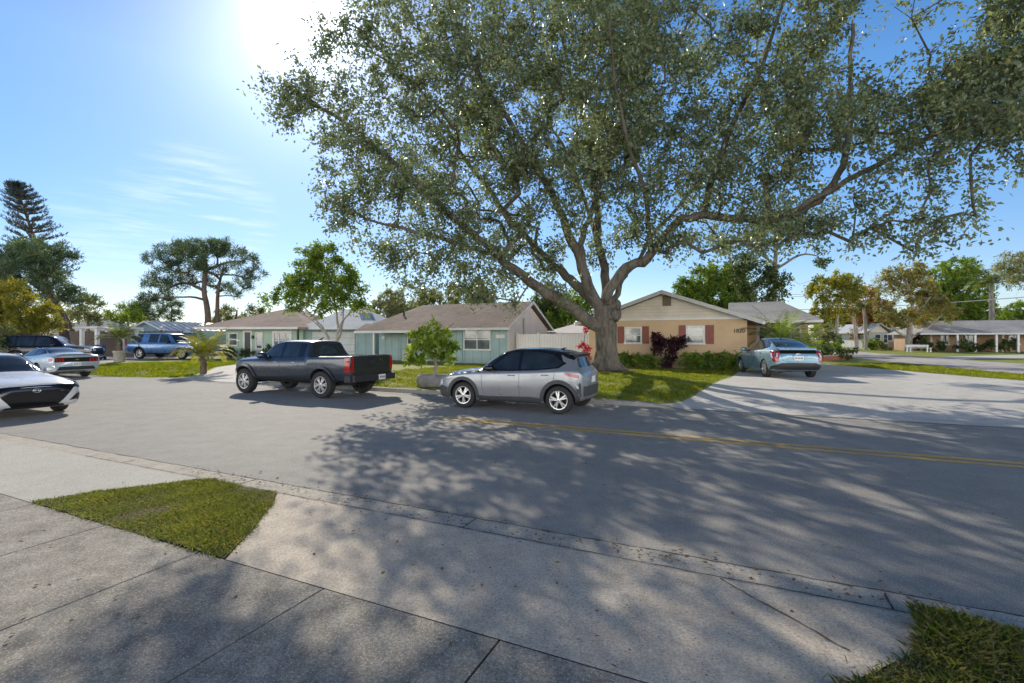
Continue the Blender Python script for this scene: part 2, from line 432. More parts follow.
# seams and worn edges of the paving
mb = MB(); rr = random.Random(3)
def crack(mb, p, q, w, z, n=26, jit=.012):
    p, q = Vector(p), Vector(q); d = (q-p); nrm = Vector((-d.y, d.x, 0)).normalized(); pts = []
    for i in range(n+1):
        c = p.lerp(q, i/n)+nrm*rr.uniform(-jit, jit); pts.append((c, w*rr.uniform(.35, 1.5)))
    for (a, wa), (b, wb) in zip(pts, pts[1:]):
        mb.quad(a-nrm*wa+Vector((0, 0, z)), b-nrm*wb+Vector((0, 0, z)), b+nrm*wb+Vector((0, 0, z)), a+nrm*wa+Vector((0, 0, z)))
crack(mb, RF(-30, 4.265), RF(-8, 4.265), .009, .006, 160, .010); crack(mb, RF(-8, 4.265), RF(10, 4.265), .008, .006, 240, .010)
crack(mb, RF(-9, 3.972), RF(1, 3.972), .006, .018, 130, .005)
crack(mb, RF(-.15, 3.95), RF(.55, 3.35), .006, .017, 14, .01)
for sg in (-13, -8.1, -5.6, -2.4, .9, 4, 7): crack(mb, RF(sg, 3.99), RF(sg+.01, 4.25), .007, .007, 5, .006)
structure(mb.build('pavement_seams', M['joint']))
# verge patches by the sidewalk: bare soil under the grass
VERGE = [polyst([(-6.98, 2.6), (-3.8, 2.6), (-4.2, 3.2), (-4.6, 3.7), (-4.87, 3.96), (-6.0, 3.96), (-6.38, 3.55), (-6.72, 3.1)]),
         polyst([(.14, 2.6), (9, 2.6), (9, 3.97), (1.08, 3.97), (1.0, 3.6), (.58, 3.1)])]
for P_ in VERGE: sheet('verge_soil', P_, lambda x, y: .016+.015*math.sin(x*5)*math.sin(y*4), M['soil'], .3)
sheet('back_lawn', polyst([(-40, -14), (30, -14), (30, 1.05), (-40, 1.05)]), flat(0.0), M['lawn'], 2.5)

# double yellow line
mb = MB()
for t in (9.2, 9.47):
    for i in range(46):
        a = -6.1+i; mb.quad(RF(a, t-.08, .004), RF(a+1, t-.08, .004), RF(a+1, t+.08, .004), RF(a, t+.08, .004))
structure(mb.build('yellow_line', M['yellow']))

# far kerb, dropping at the driveways
mb = MB(); s = -60.0
def ez(s): return zl(*(RF(s, 13.24).xy))
while s < 14:
    z0, z1 = ez(s)+.006, ez(s+.5)+.006
    p = [RF(s, 13.1, z0-.012), RF(s+.5, 13.1, z1-.012), RF(s+.5, 13.26, z1), RF(s, 13.26, z0)]
    mb.quad(*p); mb.quad(RF(s, 13.07, .003), RF(s+.5, 13.07, .003), p[1], p[0]); mb.quad(RF(s, 12.72, .004), RF(s+.5, 12.72, .004), RF(s+.5, 13.07, .004), RF(s, 13.07, .004))
    s += .5
structure(mb.build('kerb', M['curb'], None))

# far lots: one lawn sheet following the lot heights
mb = MB()
S = [-150+i*6 for i in range(14)]+[-66+.75*i for i in range(120)]+[24+i*6 for i in range(30)]
T = [13.25, 13.6, 14, 14.5, 15, 15.6, 16.3, 17, 18, 19]+[19.5+.7*i for i in range(12)]+[28+i*2 for i in range(8)]+[46, 52, 60, 72, 90, 120, 180]
vs = []
for t in T:
    for s in S:
        p = RF(s, t); vs.append((p.x, p.y, zl(p.x, p.y)))
n = len(S); mb.add(vs, [(j*n+i, j*n+i+1, (j+1)*n+i+1, (j+1)*n+i) for j in range(len(T)-1) for i in range(n-1)])
structure(mb.build('lawn', M['lawn'], None, True))
def pz(u, v, z): return onz(u, v, z).xy
# driveway of the corner house, drive of the green house, side street
DRIVE_C = [RF(-2.0, 13.08), RF(-1.5, 14.2), RF(-.9, 17), RF(-.35, 20), RF(-.1, 24), RF(.1, 26.5), RF(3.2, 30), RF(4.2, 32), Vector((17.6, 27.5)), Vector((17.4, 22)), Vector((17.3, 18.5)), Vector((17.6, 15.5)), RF(10.5, 13.08)]
sheet('driveway', DRIVE_C, zl, M['drive'], .55, .012)
sheet('driveway', [RF(-23.6, 13.08), Vector((-14.6, 22.6)), Vector((-16.2, 27)), Vector((-17.2, 36.5)), Vector((-12.4, 37)), Vector((-11, 28)), Vector((-10.2, 22)), RF(-16.8, 13.08)], zl, M['drive'], .7, .012)
sheet('driveway', [Vector((-60, 30)), Vector((-27.5, 29.2)), Vector((-26.5, 30.6)), Vector((-26, 38)), Vector((-23, 46)), Vector((-60, 46))], zl, M['street'], 1.2, .012)
sheet('side_street', [Vector((19.0, 9)), Vector((20.0, 17)), Vector((20.6, 20)), Vector((22.5, 28)), Vector((26.4, 40)), Vector((31, 56)), Vector((39, 90)), Vector((50, 90)), Vector((38.5, 56)), Vector((33.8, 44)), Vector((31.5, 38)), Vector((29.3, 30)), Vector((27.4, 17)), Vector((27, 8))], zl, M['street'], 1.0, .014)
sheet('driveway', [Vector((31.2, 37)), Vector((46, 43.5)), Vector((70, 43.5)), Vector((70, 38.5)), Vector((46, 38.2)), Vector((30.2, 33.2))], zl, M['drive'], 1.5, .02)
sheet('mulch_bed', [Vector((TREE.x+math.cos(a)*(1.35+.25*math.sin(3*a)), TREE.y+math.sin(a)*(1.2+.2*math.cos(2*a)))) for a in [i*math.pi/10 for i in range(20)]], zl, M['soil'], .3, .02)
# ================================================================ vehicles
def pchip(xs, ys, xq):
    xs = np.array(xs, float); ys = np.array(ys, float); h = np.diff(xs); d = np.diff(ys)/h
    m = np.zeros(len(xs)); m[0] = d[0]; m[-1] = d[-1]
    for i in range(1, len(xs)-1):
        if d[i-1]*d[i] > 0:
            w1 = 2*h[i]+h[i-1]; w2 = h[i]+2*h[i-1]; m[i] = (w1+w2)/(w1/d[i-1]+w2/d[i])
    i = np.clip(np.searchsorted(xs, xq, 'right')-1, 0, len(xs)-2); t = (xq-xs[i])/h[i]
    return ((1+2*t)*(1-t)**2)*ys[i]+t*(1-t)**2*h[i]*m[i]+t*t*(3-2*t)*ys[i+1]+t*t*(t-1)*h[i]*m[i+1]

def half_section(p):
    zb, zs, zt, wb, ws, wsh, wt = p
    c = min(.07, .45*max(.01, zt-zs)); h = zs-zb
    P = [(0, zb), (wb-.08, zb), (wb, zb+.12*h+.01), (ws-.012, zb+.34*h), (ws, zb+.55*h), (ws-.008, zb+.8*h), (wsh+.035, zs-.03), (wsh, zs+.004), (wt+.01, zt-c), (wt*.86, zt-c*.42), (wt*.5, zt-c*.08), (0, zt)]
    for _ in range(2):
        Q = [P[0]]
        for a, b in zip(P, P[1:]):
            Q += [(a[0]*.75+b[0]*.25, a[1]*.75+b[1]*.25), (a[0]*.25+b[0]*.75, a[1]*.25+b[1]*.75)]
        P = Q+[P[-1]]
    return P

def boolean(me, cutters, mats):
    o = bpy.data.objects.new('tmp', me); COL.objects.link(o); tmp = [o]
    for cm in cutters:
        c = bpy.data.objects.new('tmpc', cm); COL.objects.link(c); tmp.append(c)
        b = o.modifiers.new('b', 'BOOLEAN'); b.object = c; b.operation = 'DIFFERENCE'; b.solver = 'EXACT'; b.material_mode = 'TRANSFER'
    dg = bpy.context.evaluated_depsgraph_get(); dg.update()
    r = bpy.data.meshes.new_from_object(o.evaluated_get(dg), preserve_all_data_layers=True, depsgraph=dg)
    for t in tmp: bpy.data.objects.remove(t)
    return r

class Car:
    def __init__(s, name, label, cat, L, st_, paintm, axles, R, tw, track, loc, rz, arch=.055, cavity=None, wheelkw={}):
        s.L = L; s.root = empty(name, loc, rz, label, cat); s.axles = axles; s.R = R
        X = [r[0] for r in st_]; xq = sorted(set([round(x, 4) for x in X]+[round(x, 4) for x in np.arange(X[0], X[-1], .06)]))
        cols = [pchip(X, [r[k] for r in st_], np.array(xq)) for k in range(1, 8)]
        rings = []
        for i, x in enumerate(xq):
            hp = half_section([c[i] for c in cols]); q = hp[1:-1]
            rings.append([(x-L/2, y, z) for y, z in hp]+[(x-L/2, -y, z) for y, z in reversed(q)])
        mb = MB(); n = len(rings[0])
        fs = [(i*n+k, (i+1)*n+k, (i+1)*n+(k+1) % n, i*n+(k+1) % n) for i in range(len(rings)-1) for k in range(n)]
        fs += [tuple(range(n)), tuple(reversed(range((len(rings)-1)*n, len(rings)*n)))]
        mb.add([p for r in rings for p in r], fs)
        me = mb.mesh('body'); b = bmesh.new(); b.from_mesh(me); bmesh.ops.recalc_face_normals(b, faces=b.faces); b.to_mesh(me); b.free()
        s.bvh = BVHTree.FromPolygons([v.co.copy() for v in me.vertices], [tuple(p.vertices) for p in me.polygons])
        cuts = []
        for ax in axles:
            for sg in (-1, 1):
                c = MB(); c.lathe([(R+arch, sg*(track-tw-.12)), (R+arch, sg*(track+.6))], 40, (ax-L/2, 0, R+.01), 'y', cap=True)
                cm = c.mesh('c'); cm.materials.append(M['under']); b = bmesh.new(); b.from_mesh(cm); bmesh.ops.recalc_face_normals(b, faces=b.faces); b.to_mesh(cm); b.free(); cuts.append(cm)
        if cavity:
            c = MB(); x0, x1, w_, z0 = cavity; c.box(x0-L/2, x1-L/2, -w_, w_, z0, 3); cm = c.mesh('c'); cm.materials.append(M['black'])
            b = bmesh.new(); b.from_mesh(cm); bmesh.ops.recalc_face_normals(b, faces=b.faces); b.to_mesh(cm); b.free(); cuts.append(cm)
        me.materials.append(paintm)
        me2 = boolean(me, cuts, None); me2.name = 'body'
        me2.polygons.foreach_set('use_smooth', [True]*len(me2.polygons)); s.keep_normals(me, me2)
        s.body = bpy.data.objects.new('body', me2); COL.objects.link(s.body); s.body.parent = s.root
        s.wheels(track, tw, **wheelkw)
    def keep_normals(s, me, cut):
        """the cut body keeps the smooth normals of the uncut one"""
        vn = [Vector(v.vector) for v in me.vertex_normals]; pv = [tuple(p.vertices) for p in me.polygons]; co = [v.co.copy() for v in me.vertices]
        out = [None]*len(cut.loops)
        for p in cut.polygons:
            for li in p.loop_indices:
                if p.material_index: out[li] = p.normal.copy(); continue
                c = cut.vertices[cut.loops[li].vertex_index].co; h = s.bvh.find_nearest(c)
                vs = pv[h[2]]
                if len(vs) > 6: out[li] = h[1].copy(); continue
                n = Vector((0, 0, 0))
                for q in vs: n += vn[q]/max(1e-5, (co[q]-c).length)
                n.normalize(); out[li] = n if n.dot(p.normal) > .3 else p.normal.copy()
        cut.normals_split_custom_set(out)
    def proj(s, p, axis, sg):
        if axis == 'y': o = Vector((p[0]-s.L/2, sg*4, p[1])); d = Vector((0, -sg, 0))
        elif axis == 'x': o = Vector((sg*(s.L), p[0], p[1])); d = Vector((-sg, 0, 0))
        else: o = Vector((p[0]-s.L/2, p[1], 5)); d = Vector((0, 0, -1))
        h = s.bvh.ray_cast(o, d)
        if h[0] is None:
            h = s.bvh.find_nearest(o+d*(4-.8 if axis == 'y' else (s.L/2 if axis == 'x' else 4)))
        nrm = h[1]
        if nrm.dot(d) > 0: nrm = -nrm
        return h[0], nrm
    def patch(s, mb, poly, axis='y', sg=1, off=.004, step=.05):
        vs, fs = tess(poly, step); V = []
        for p in vs:
            c, nn = s.proj(p, axis, sg); V.append(c+nn*off)
        out = Vector((0, sg, 0)) if axis == 'y' else (Vector((sg, 0, 0)) if axis == 'x' else Vector((0, 0, 1)))
        F_ = []
        for f in fs:
            f = tuple(f); nn = (V[f[1]]-V[f[0]]).cross(V[f[2]]-V[f[0]])
            F_.append(f if nn.dot(out) > 0 else f[::-1])
        mb.add(V, F_)
    def part(s, name, mat, patches, parent=None, off=.006, step=.05):
        mb = MB()
        for poly, axis, sg in patches: s.patch(mb, poly, axis, sg, off, step)
        return mb.build(name, mat, parent or s.root, True)
    def both(s, name, mat, poly, off=.006, step=.05):
        return [s.part(name, mat, [(poly, 'y', sg)], None, off, step) for sg in (-1, 1)]
    def seam(s, lines, w=.009):
        for line in lines:
            for sg in (-1, 1):
                mb = MB()
                for a, b in zip(line, line[1:]):
                    k = max(1, int(math.dist(a, b)/.08)); d = Vector((b[0]-a[0], b[1]-a[1])).normalized(); nn = Vector((-d.y, d.x))*w/2
                    for j in range(k):
                        p, q = Vector(a).lerp(Vector(b), j/k), Vector(a).lerp(Vector(b), (j+1)/k); V = []
                        for r in (p-nn, q-nn, q+nn, p+nn):
                            c, n_ = s.proj(r, 'y', sg); V.append(c+n_*.002)
                        mb.add(V, [(0, 1, 2, 3)] if sg < 0 else [(3, 2, 1, 0)])
                mb.build('door_seam', M['black'], s.root)
    def pillar(s, poly, mat=None): return s.both('window_surround', mat or M['gloss'], poly, .006)
    def handles(s, pts, mat):
        for x, z in pts:
            for sg in (-1, 1):
                c, n_ = s.proj((x, z), 'y', sg); mb = MB()
                mb.tube([c+Vector((-.09, 0, 0))+n_*.004, c+Vector((-.07, 0, 0))+n_*.03, c+Vector((.07, 0, .0))+n_*.03, c+Vector((.09, 0, 0))+n_*.004], .013, 6)
                mb.build('door_handle', mat, s.root, True)
    def mirrors(s, x, z, mat, w=.9, k=1.0):
        for sg in (-1, 1):
            c, n_ = s.proj((x, z), 'y', sg); mb = MB(); y = sg
            prof = [(0, .03), (.03, .085), (.12, .1), (.17, .085), (.2, .03)]
            ctr = c+Vector((0, sg*.14*k, .05)); vs = []; fs = []; n = 12
            for dx, r in prof:
                for j in range(n):
                    a = 2*math.pi*j/n; vs.append(ctr+Vector((dx-.06, math.copysign(abs(math.cos(a))**.7, math.cos(a))*r*1.25*k, math.copysign(abs(math.sin(a))**.7, math.sin(a))*r*.85*k)))
            for i in range(len(prof)-1):
                for j in range(n): fs.append((i*n+j, i*n+(j+1) % n, (i+1)*n+(j+1) % n, (i+1)*n+j))
            fs.append(tuple(reversed(range(n)))); fs.append(tuple(range(4*n, 5*n)))
            mb.add(vs, fs); mb.tube([c-n_*.02, ctr+Vector((.02, 0, -.03))], .022, 6)
            mb.build('mirror', mat, s.root, True, 50, fix=True)
    def wheels(s, track, tw, spokes=5, rimr=.66, rmat='alloy', twin=False, dark='black'):
        R = s.R; rr_ = R*rimr; proto = None
        for ax in s.axles:
            for sg in (-1, 1):
                if proto is None:
                    mb = MB(); hw = tw/2
                    mb.lathe([(rr_*.96, -hw*.85), (rr_+.012, -hw*.92), (R-.05, -hw), (R-.015, -hw*.86), (R, -hw*.6), (R-.004, -hw*.3), (R, 0), (R-.004, hw*.3), (R, hw*.6), (R-.015, hw*.86), (R-.05, hw), (rr_+.012, hw*.92), (rr_*.96, hw*.85)], 36, (0, 0, 0), 'y')
                    ty = mb.mesh('wheel'); b = bmesh.new(); b.from_mesh(ty); bmesh.ops.recalc_face_normals(b, faces=b.faces); b.to_mesh(ty); b.free()
                    ty.materials.append(M['tyre']); ty.polygons.foreach_set('use_smooth', [True]*len(ty.polygons)); ty.set_sharp_from_angle(angle=rad(50))
                    mb = MB(); o = hw*.86
                    mb.mi = 0; mb.lathe([(rr_+.004, o-.02), (rr_+.004, o+.006), (rr_*.93, o+.004), (rr_*.9, o-.03), (rr_*.88, -hw*.6)], 36, (0, 0, 0), 'y')
                    mb.mi = 1; mb.lathe([(rr_*.9, o-.085), (.02, o-.085)], 24, (0, 0, 0), 'y', cap=True)
                    mb.mi = 0; mb.lathe([(rr_*.2, o-.06), (rr_*.19, o-.005), (rr_*.1, o+.0), (0.001, o)], 16, (0, 0, 0), 'y')
                    for k in range(spokes):
                        for da in ((-.17, .17) if twin else (0,)):
                            a = 2*math.pi*k/spokes+.3; a2 = a+da
                            wi, wo = rr_*(.10 if twin else .16), rr_*(.075 if twin else .15)
                            c0 = Vector((math.cos(a), 0, math.sin(a))); c1 = Vector((math.cos(a2), 0, math.sin(a2)))
                            t0 = Vector((-c1.z, 0, c1.x))
                            p0 = c0*rr_*.15; p1 = c1*rr_*.95; y0, y1 = o-.004, o-.012
                            V = [p0-t0*wi+Vector((0, y0, 0)), p0+t0*wi+Vector((0, y0, 0)), p1+t0*wo+Vector((0, y1, 0)), p1-t0*wo+Vector((0, y1, 0))]
                            V += [q-Vector((0, .04, 0)) for q in V]
                            mb.add(V, [(0, 1, 2, 3), (7, 6, 5, 4), (0, 3, 7, 4), (1, 5, 6, 2), (0, 4, 5, 1), (3, 2, 6, 7)])
                    rm = mb.mesh('rim'); b = bmesh.new(); b.from_mesh(rm); bmesh.ops.recalc_face_normals(b, faces=b.faces); b.to_mesh(rm); b.free()
                    rm.materials.append(M[rmat]); rm.materials.append(M[dark]); rm.set_sharp_from_angle(angle=rad(30))
                    proto = (ty, rm)
                w_ = bpy.data.objects.new('wheel', proto[0]); COL.objects.link(w_); w_.parent = s.root
                w_.location = (ax-s.L/2, sg*(track-tw/2), R); w_.rotation_euler = (0, R0.uniform(0, 6), 0 if sg > 0 else math.pi)
                r_ = bpy.data.objects.new('rim', proto[1]); COL.objects.link(r_); r_.parent = w_
    def plate(s, x_sg, z, txt=None, y=0.0, w=.3, h=.15, col='plate', name='license_plate'):
        c, n_ = s.proj((y, z), 'x', x_sg); mb = MB()
        sd = Vector((0, 1, 0)); up = (n_.cross(sd)).normalized(); up = up if up.z > 0 else -up
        mb.obox(c+n_*.012, sd*w/2, up*h/2, n_*.006); pl = mb.build(name, M[col], s.root)
        if txt: plate_marks(c+n_*.019, sd, up, n_, w, h, s.root)
        return pl

def text(body, pos, right, up, nrm, size, mat, parent, name):
    cu = bpy.data.curves.new(name, 'FONT'); cu.body = body; cu.size = size; cu.align_x = 'CENTER'; cu.align_y = 'CENTER'; cu.extrude = .002; cu.offset = size*.015
    o = bpy.data.objects.new('t', cu); COL.objects.link(o); dg = bpy.context.evaluated_depsgraph_get(); dg.update()
    me = bpy.data.meshes.new_from_object(o.evaluated_get(dg)); bpy.data.objects.remove(o)
    m4 = Matrix.Identity(4)
    for i, ax in enumerate((right, up, nrm)):
        for r in range(3): m4[r][i] = ax[r]
    m4.translation = Vector(pos); me.transform(m4); me.materials.clear()
    return link_mesh(name, me, mat, parent)

def plate_marks(c, sd, up, n_, w, h, parent):      # worn characters, too small to read
    mb = MB()
    for i in range(6):
        x = (-.36+.145*i)*w; q = c+sd*x
        mb.obox(q, sd*w*.022, up*h*.20, n_*.001)
        if i % 2: mb.obox(q+sd*w*.045+up*h*.1*(1 if i % 3 else -1), sd*w*.022, up*h*.05, n_*.0012)
        else: mb.obox(q+sd*w*.06, sd*w*.018, up*h*.16, n_*.0014)
    mb.build('plate_lettering', M['ink'], parent)

def ringpoly(cx, cz, r0, r1, a0, a1, n=18):
    A = [a0+(a1-a0)*i/n for i in range(n+1)]
    return [(cx+r1*math.cos(rad(a)), cz+r1*math.sin(rad(a))) for a in A]+[(cx+r0*math.cos(rad(a)), cz+r0*math.sin(rad(a))) for a in reversed(A)]
def hrz(h): return math.atan2(-h.y, -h.x)           # the car's nose points along local -x
def mir(poly): return [(x, -y) for x, y in poly]

# ---------------------------------------------------------------- silver crossover
P_SIL = paint('silver_paint', (.245, .262, .285), .45, .3)
L = 4.14
k = RF(-5.28, 11.76); K = Car('crossover', 'silver compact crossover with black roof parked under the big oak', 'car', L, [
 (0.00, .34, .60, .70, .55, .60, .56, .42), (.05, .27, .66, .78, .70, .73, .68, .5), (.16, .22, .74, .86, .80, .83, .78, .56), (.4, .2, .84, .94, .85, .885, .84, .62),
 (.8, .2, .90, .99, .87, .9, .85, .64), (1.15, .2, .935, 1.03, .87, .9, .845, .66), (1.5, .2, .95, 1.25, .87, .9, .845, .63), (1.92, .2, .965, 1.475, .87, .9, .845, .60),
 (2.3, .2, .98, 1.54, .87, .9, .845, .60), (2.8, .2, 1.0, 1.545, .87, .9, .85, .6), (3.3, .2, 1.03, 1.50, .87, .9, .85, .59), (3.62, .24, 1.05, 1.43, .86, .9, .845, .56),
 (3.76, .26, 1.05, 1.36, .82, .87, .81, .52), (3.90, .3, 1.02, 1.07, .75, .79, .73, .5), (3.97, .34, .93, .99, .64, .68, .63, .44), (4.01, .40, .82, .90, .50, .54, .50, .36), (4.03, .44, .76, .82, .36, .40, .36, .26)],
 P_SIL, (.84, 3.44), .335, .21, .885, (k.x, k.y, 0), hrz(-ES), .045, wheelkw=dict(spokes=5, twin=True))
WIN = [(1.5, .99), (2.05, 1.43), (2.45, 1.475), (2.9, 1.465), (3.28, 1.40), (3.56, 1.22), (3.40, 1.1), (2.9, 1.035), (2.2, 1.005)]
K.pillar([(1.2, 1.0), (1.55, 1.26), (1.95, 1.475), (2.4, 1.53), (3.0, 1.52), (3.55, 1.43), (3.76, 1.32), (3.73, 1.27), (3.55, 1.33), (3.4, 1.42), (3.5, 1.24), (3.6, 1.2), (3.42, 1.08), (2.9, 1.02), (2.2, .985), (1.5, .97)])
K.both('side_window', M['glass'], [(1.56, 1.0), (2.08, 1.42), (2.36, 1.455), (2.38, 1.03)], .012)
K.both('side_window', M['glass'], [(2.46, 1.035), (2.44, 1.46), (2.9, 1.45), (3.24, 1.385), (3.5, 1.21), (3.38, 1.1), (2.9, 1.05)], .012)
K.part('windshield', M['glass'], [([(1.18, -.7), (1.86, -.56), (1.86, .56), (1.18, .7)], 'z', 1)], None, .005)
K.part('roof', M['gloss'], [([(1.9, -.6), (2.4, -.63), (3.3, -.62), (3.68, -.55), (3.68, .55), (3.3, .62), (2.4, .63), (1.9, .6)], 'z', 1)], None, .008, .05)
K.part('rear_window', M['glass'], [([(-.48, 1.33), (.48, 1.33), (.56, 1.1), (-.56, 1.1)], 'x', 1)], None, .005)
sp = MB(); sp.slab([(1.52, -.55, 1.435), (1.52, .55, 1.435), (1.74, .50, 1.40), (1.74, -.50, 1.40)], .035); sp.build('spoiler', M['gloss'], K.root)
CL = ringpoly(.84, .345, .38, .47, -8, 188)
K.both('wheel_arch_trim', M['dkgrey'], CL, .012, .06); K.both('wheel_arch_trim', M['dkgrey'], ringpoly(3.44, .345, .38, .47, -8, 188), .012, .06)
K.both('sill_trim', M['dkgrey'], [(1.28, .22), (3.0, .22), (2.98, .36), (2.7, .385), (1.6, .345), (1.3, .36)], .010)
K.part('front_bumper', M['dkgrey'], [([(.03, .30), (.40, .24), (.36, .42), (.37, .52), (.06, .60)], 'y', -1), ([(.03, .30), (.40, .24), (.36, .42), (.37, .52), (.06, .60)], 'y', 1), ([(-.6, .36), (.6, .36), (.55, .58), (-.55, .58)], 'x', -1)], None, .008)
rb = [(3.85, .36), (3.94, .42), (3.945, .70), (3.92, .76), (3.86, .62), (3.87, .5)]
K.part('rear_bumper', M['dkgrey'], [(rb, 'y', -1), (rb, 'y', 1), ([(-.62, .42), (.62, .42), (.64, .66), (-.64, .66)], 'x', 1)], None, .008)
for sg in (-1, 1):
    K.part('taillight', M['red'], [([(3.62, .99), (3.91, .93), (3.91, .86), (3.72, .9), (3.58, .95)], 'y', sg)], None, .012)
    K.part('reverse_light', M['lens'], [([(3.82, .72), (3.90, .69), (3.90, .61), (3.87, .62)], 'y', sg)], None, .016)
    K.part('headlight', M['lens'], [([(.03, .68), (.2, .72), (.24, .6), (.06, .5)], 'y', sg)], None, .014)
K.seam([[(1.38, .96), (1.40, .55), (1.46, .4)], [(2.42, 1.0), (2.44, .4)], [(3.36, 1.06), (3.3, .72), (3.05, .5), (3.0, .38)], [(.98, .93), (1.36, .95)]])
K.handles([(2.22, .88), (3.1, .915)], P_SIL); K.mirrors(1.62, 1.0, M['gloss'])
an = MB(); an.slab([(1.0, -.006, 1.52), (1.2, -.006, 1.475), (1.2, .006, 1.475), (1.0, .006, 1.52)], .0); an = MB(); an.tube([(1.12, 0, 1.50), (1.28, 0, 1.56)], [.03, .008], 6); an.build('antenna', M['gloss'], K.root)
K.plate(1, .8)

# ---------------------------------------------------------------- dark blue crew-cab pickup
P_TG = paint('tailgate_paint', (.018, .022, .03), .3, .3)
P_BLU = paint('slate_blue_paint', (.032, .043, .062), .35, .25)
L = 5.4
k = RF(-13.0, 11.7); TP = Car('pickup_truck', 'dark slate blue crew cab pickup truck parked by the green house lawn', 'pickup truck', L, [
 (0.36, .52, .80, .98, .52, .58, .54, .42), (.40, .46, .90, 1.06, .70, .75, .70, .52), (.50, .42, 1.02, 1.12, .82, .87, .83, .62), (.68, .42, 1.08, 1.17, .88, .935, .88, .70), (1.0, .46, 1.10, 1.2, .90, .96, .90, .74),
 (1.42, .46, 1.12, 1.22, .90, .955, .89, .74), (1.75, .46, 1.13, 1.44, .9, .95, .88, .68), (2.12, .46, 1.14, 1.67, .9, .95, .875, .64), (2.6, .46, 1.15, 1.735, .9, .95, .875, .63), (3.2, .46, 1.16, 1.735, .9, .95, .875, .63), (3.62, .46, 1.17, 1.71, .9, .95, .875, .63),
 (3.66, .46, 1.17, 1.69, .9, .95, .875, .63), (3.80, .48, 1.2, 1.26, .9, .955, .90, .82), (4.4, .5, 1.22, 1.265, .9, .965, .91, .84), (5.2, .5, 1.24, 1.28, .9, .955, .905, .84), (5.46, .52, 1.25, 1.29, .89, .94, .90, .84), (5.50, .56, 1.25, 1.29, .88, .93, .89, .83)],
 P_BLU, (.98, 4.36), .405, .26, .965, (k.x, k.y, 0), hrz(-ES), .075, cavity=(3.86, 5.40, .76, .86), wheelkw=dict(spokes=6, twin=True, rimr=.62))
TP.pillar([(1.6, 1.2), (2.14, 1.60), (2.5, 1.65), (3.1, 1.65), (3.52, 1.61), (3.56, 1.22), (2.2, 1.17)])
TP.both('side_window', M['glass'], [(1.82, 1.22), (2.22, 1.58), (2.56, 1.625), (2.58, 1.21)], .012); TP.both('side_window', M['glass'], [(2.68, 1.21), (2.66, 1.625), (3.1, 1.63), (3.3, 1.61), (3.34, 1.22)], .012)
TP.part('windshield', M['glass'], [([(1.46, -.72), (2.06, -.58), (2.06, .58), (1.46, .72)], 'z', 1)], None, .005)
TP.part('rear_window', M['glass'], [([(-.66, 1.30), (.66, 1.30), (.57, 1.62), (-.57, 1.62)], 'x', 1)], None, .006)
for ax in TP.axles: TP.both('wheel_arch_trim', P_BLU, ringpoly(ax, .415, .48, .57, -4, 184), .03, .07)
TP.both('rocker', M['black'], [(1.5, .47), (3.86, .47), (3.84, .58), (1.52, .58)], .012)
TP.part('tailgate', P_TG, [([(-.80, .72), (.80, .72), (.80, 1.25), (-.80, 1.25)], 'x', 1)], None, .012)
b_ = MB(); b_.box(2.83, 2.95, -.90, .90, .52, .71); b_.box(2.60, 2.83, -.955, -.80, .52, .70); b_.box(2.60, 2.83, .80, .955, .52, .70); b_.build('rear_bumper', M['black'], TP.root)
b_ = MB(); b_.box(-2.37, -2.2, -.62, .62, .44, .66); b_.build('front_bumper', M['black'], TP.root)
for sg in (-1, 1):
    TP.part('taillight', M['red'], [([(5.29, .82), (5.49, .80), (5.49, 1.22), (5.29, 1.22), (5.33, 1.05)], 'y', sg), ([(sg*.80, .80), (sg*.93, .82), (sg*.9, 1.22), (sg*.80, 1.22)], 'x', 1)], None, .016)
    TP.part('headlight', M['lens'], [([(.38, .82), (.56, .9), (.60, .98), (.39, .96)], 'y', sg)], None, .012)
TP.seam([[(1.50, 1.12), (1.52, .6)], [(2.63, 1.2), (2.63, .6)], [(3.44, 1.2), (3.42, .95), (3.72, .6)], [(3.72, 1.2), (3.74, .6)]])
TP.handles([(2.42, 1.04), (3.2, 1.05)], M['chrome']); TP.mirrors(1.86, 1.2, P_BLU, k=1.25)
mb = MB(); mb.box(2.795, 2.835, -.79, .79, 1.235, 1.27); mb.build('tailgate_lip', M['black'], TP.root)
mb = MB(); mb.box(2.812, 2.832, -.14, .14, 1.06, 1.12); mb.build('tailgate_handle', M['black'], TP.root)
mb = MB(); mb.box(2.812, 2.824, -.74, .74, .86, .875); mb.build('tailgate_crease', M['black'], TP.root)
text('SR5', Vector((2.822, .38, 1.13)), Vector((0, 1, 0)), Vector((0, 0, 1)), Vector((1, 0, 0)), .10, M['chrome'], TP.root, 'tailgate_badge')
p_ = MB(); p_.box(2.952, 2.962, .12, .42, .53, .69); p_.build('license_plate', M['plate'], TP.root)
plate_marks(Vector((2.964, .27, .61)), Vector((0, 1, 0)), Vector((0, 0, 1)), Vector((1, 0, 0)), .3, .15, TP.root)
an = MB(); an.tube([(.62, 0, 1.72), (.80, 0, 1.82)], [.035, .01], 6); an.build('antenna', M['gloss'], TP.root)
fr = MB(); fr.box(-2.2, 2.5, -.5, -.35, .38, .5); fr.box(-2.2, 2.5, .35, .5, .38, .5); fr.box(1.58, 1.74, -.8, .8, .33, .48); fr.box(-1.8, -1.64, -.8, .8, .33, .48); fr.tube([(1.9, .2, .36), (2.5, .45, .4)], .05, 8); fr.build('chassis', M['under'], TP.root)

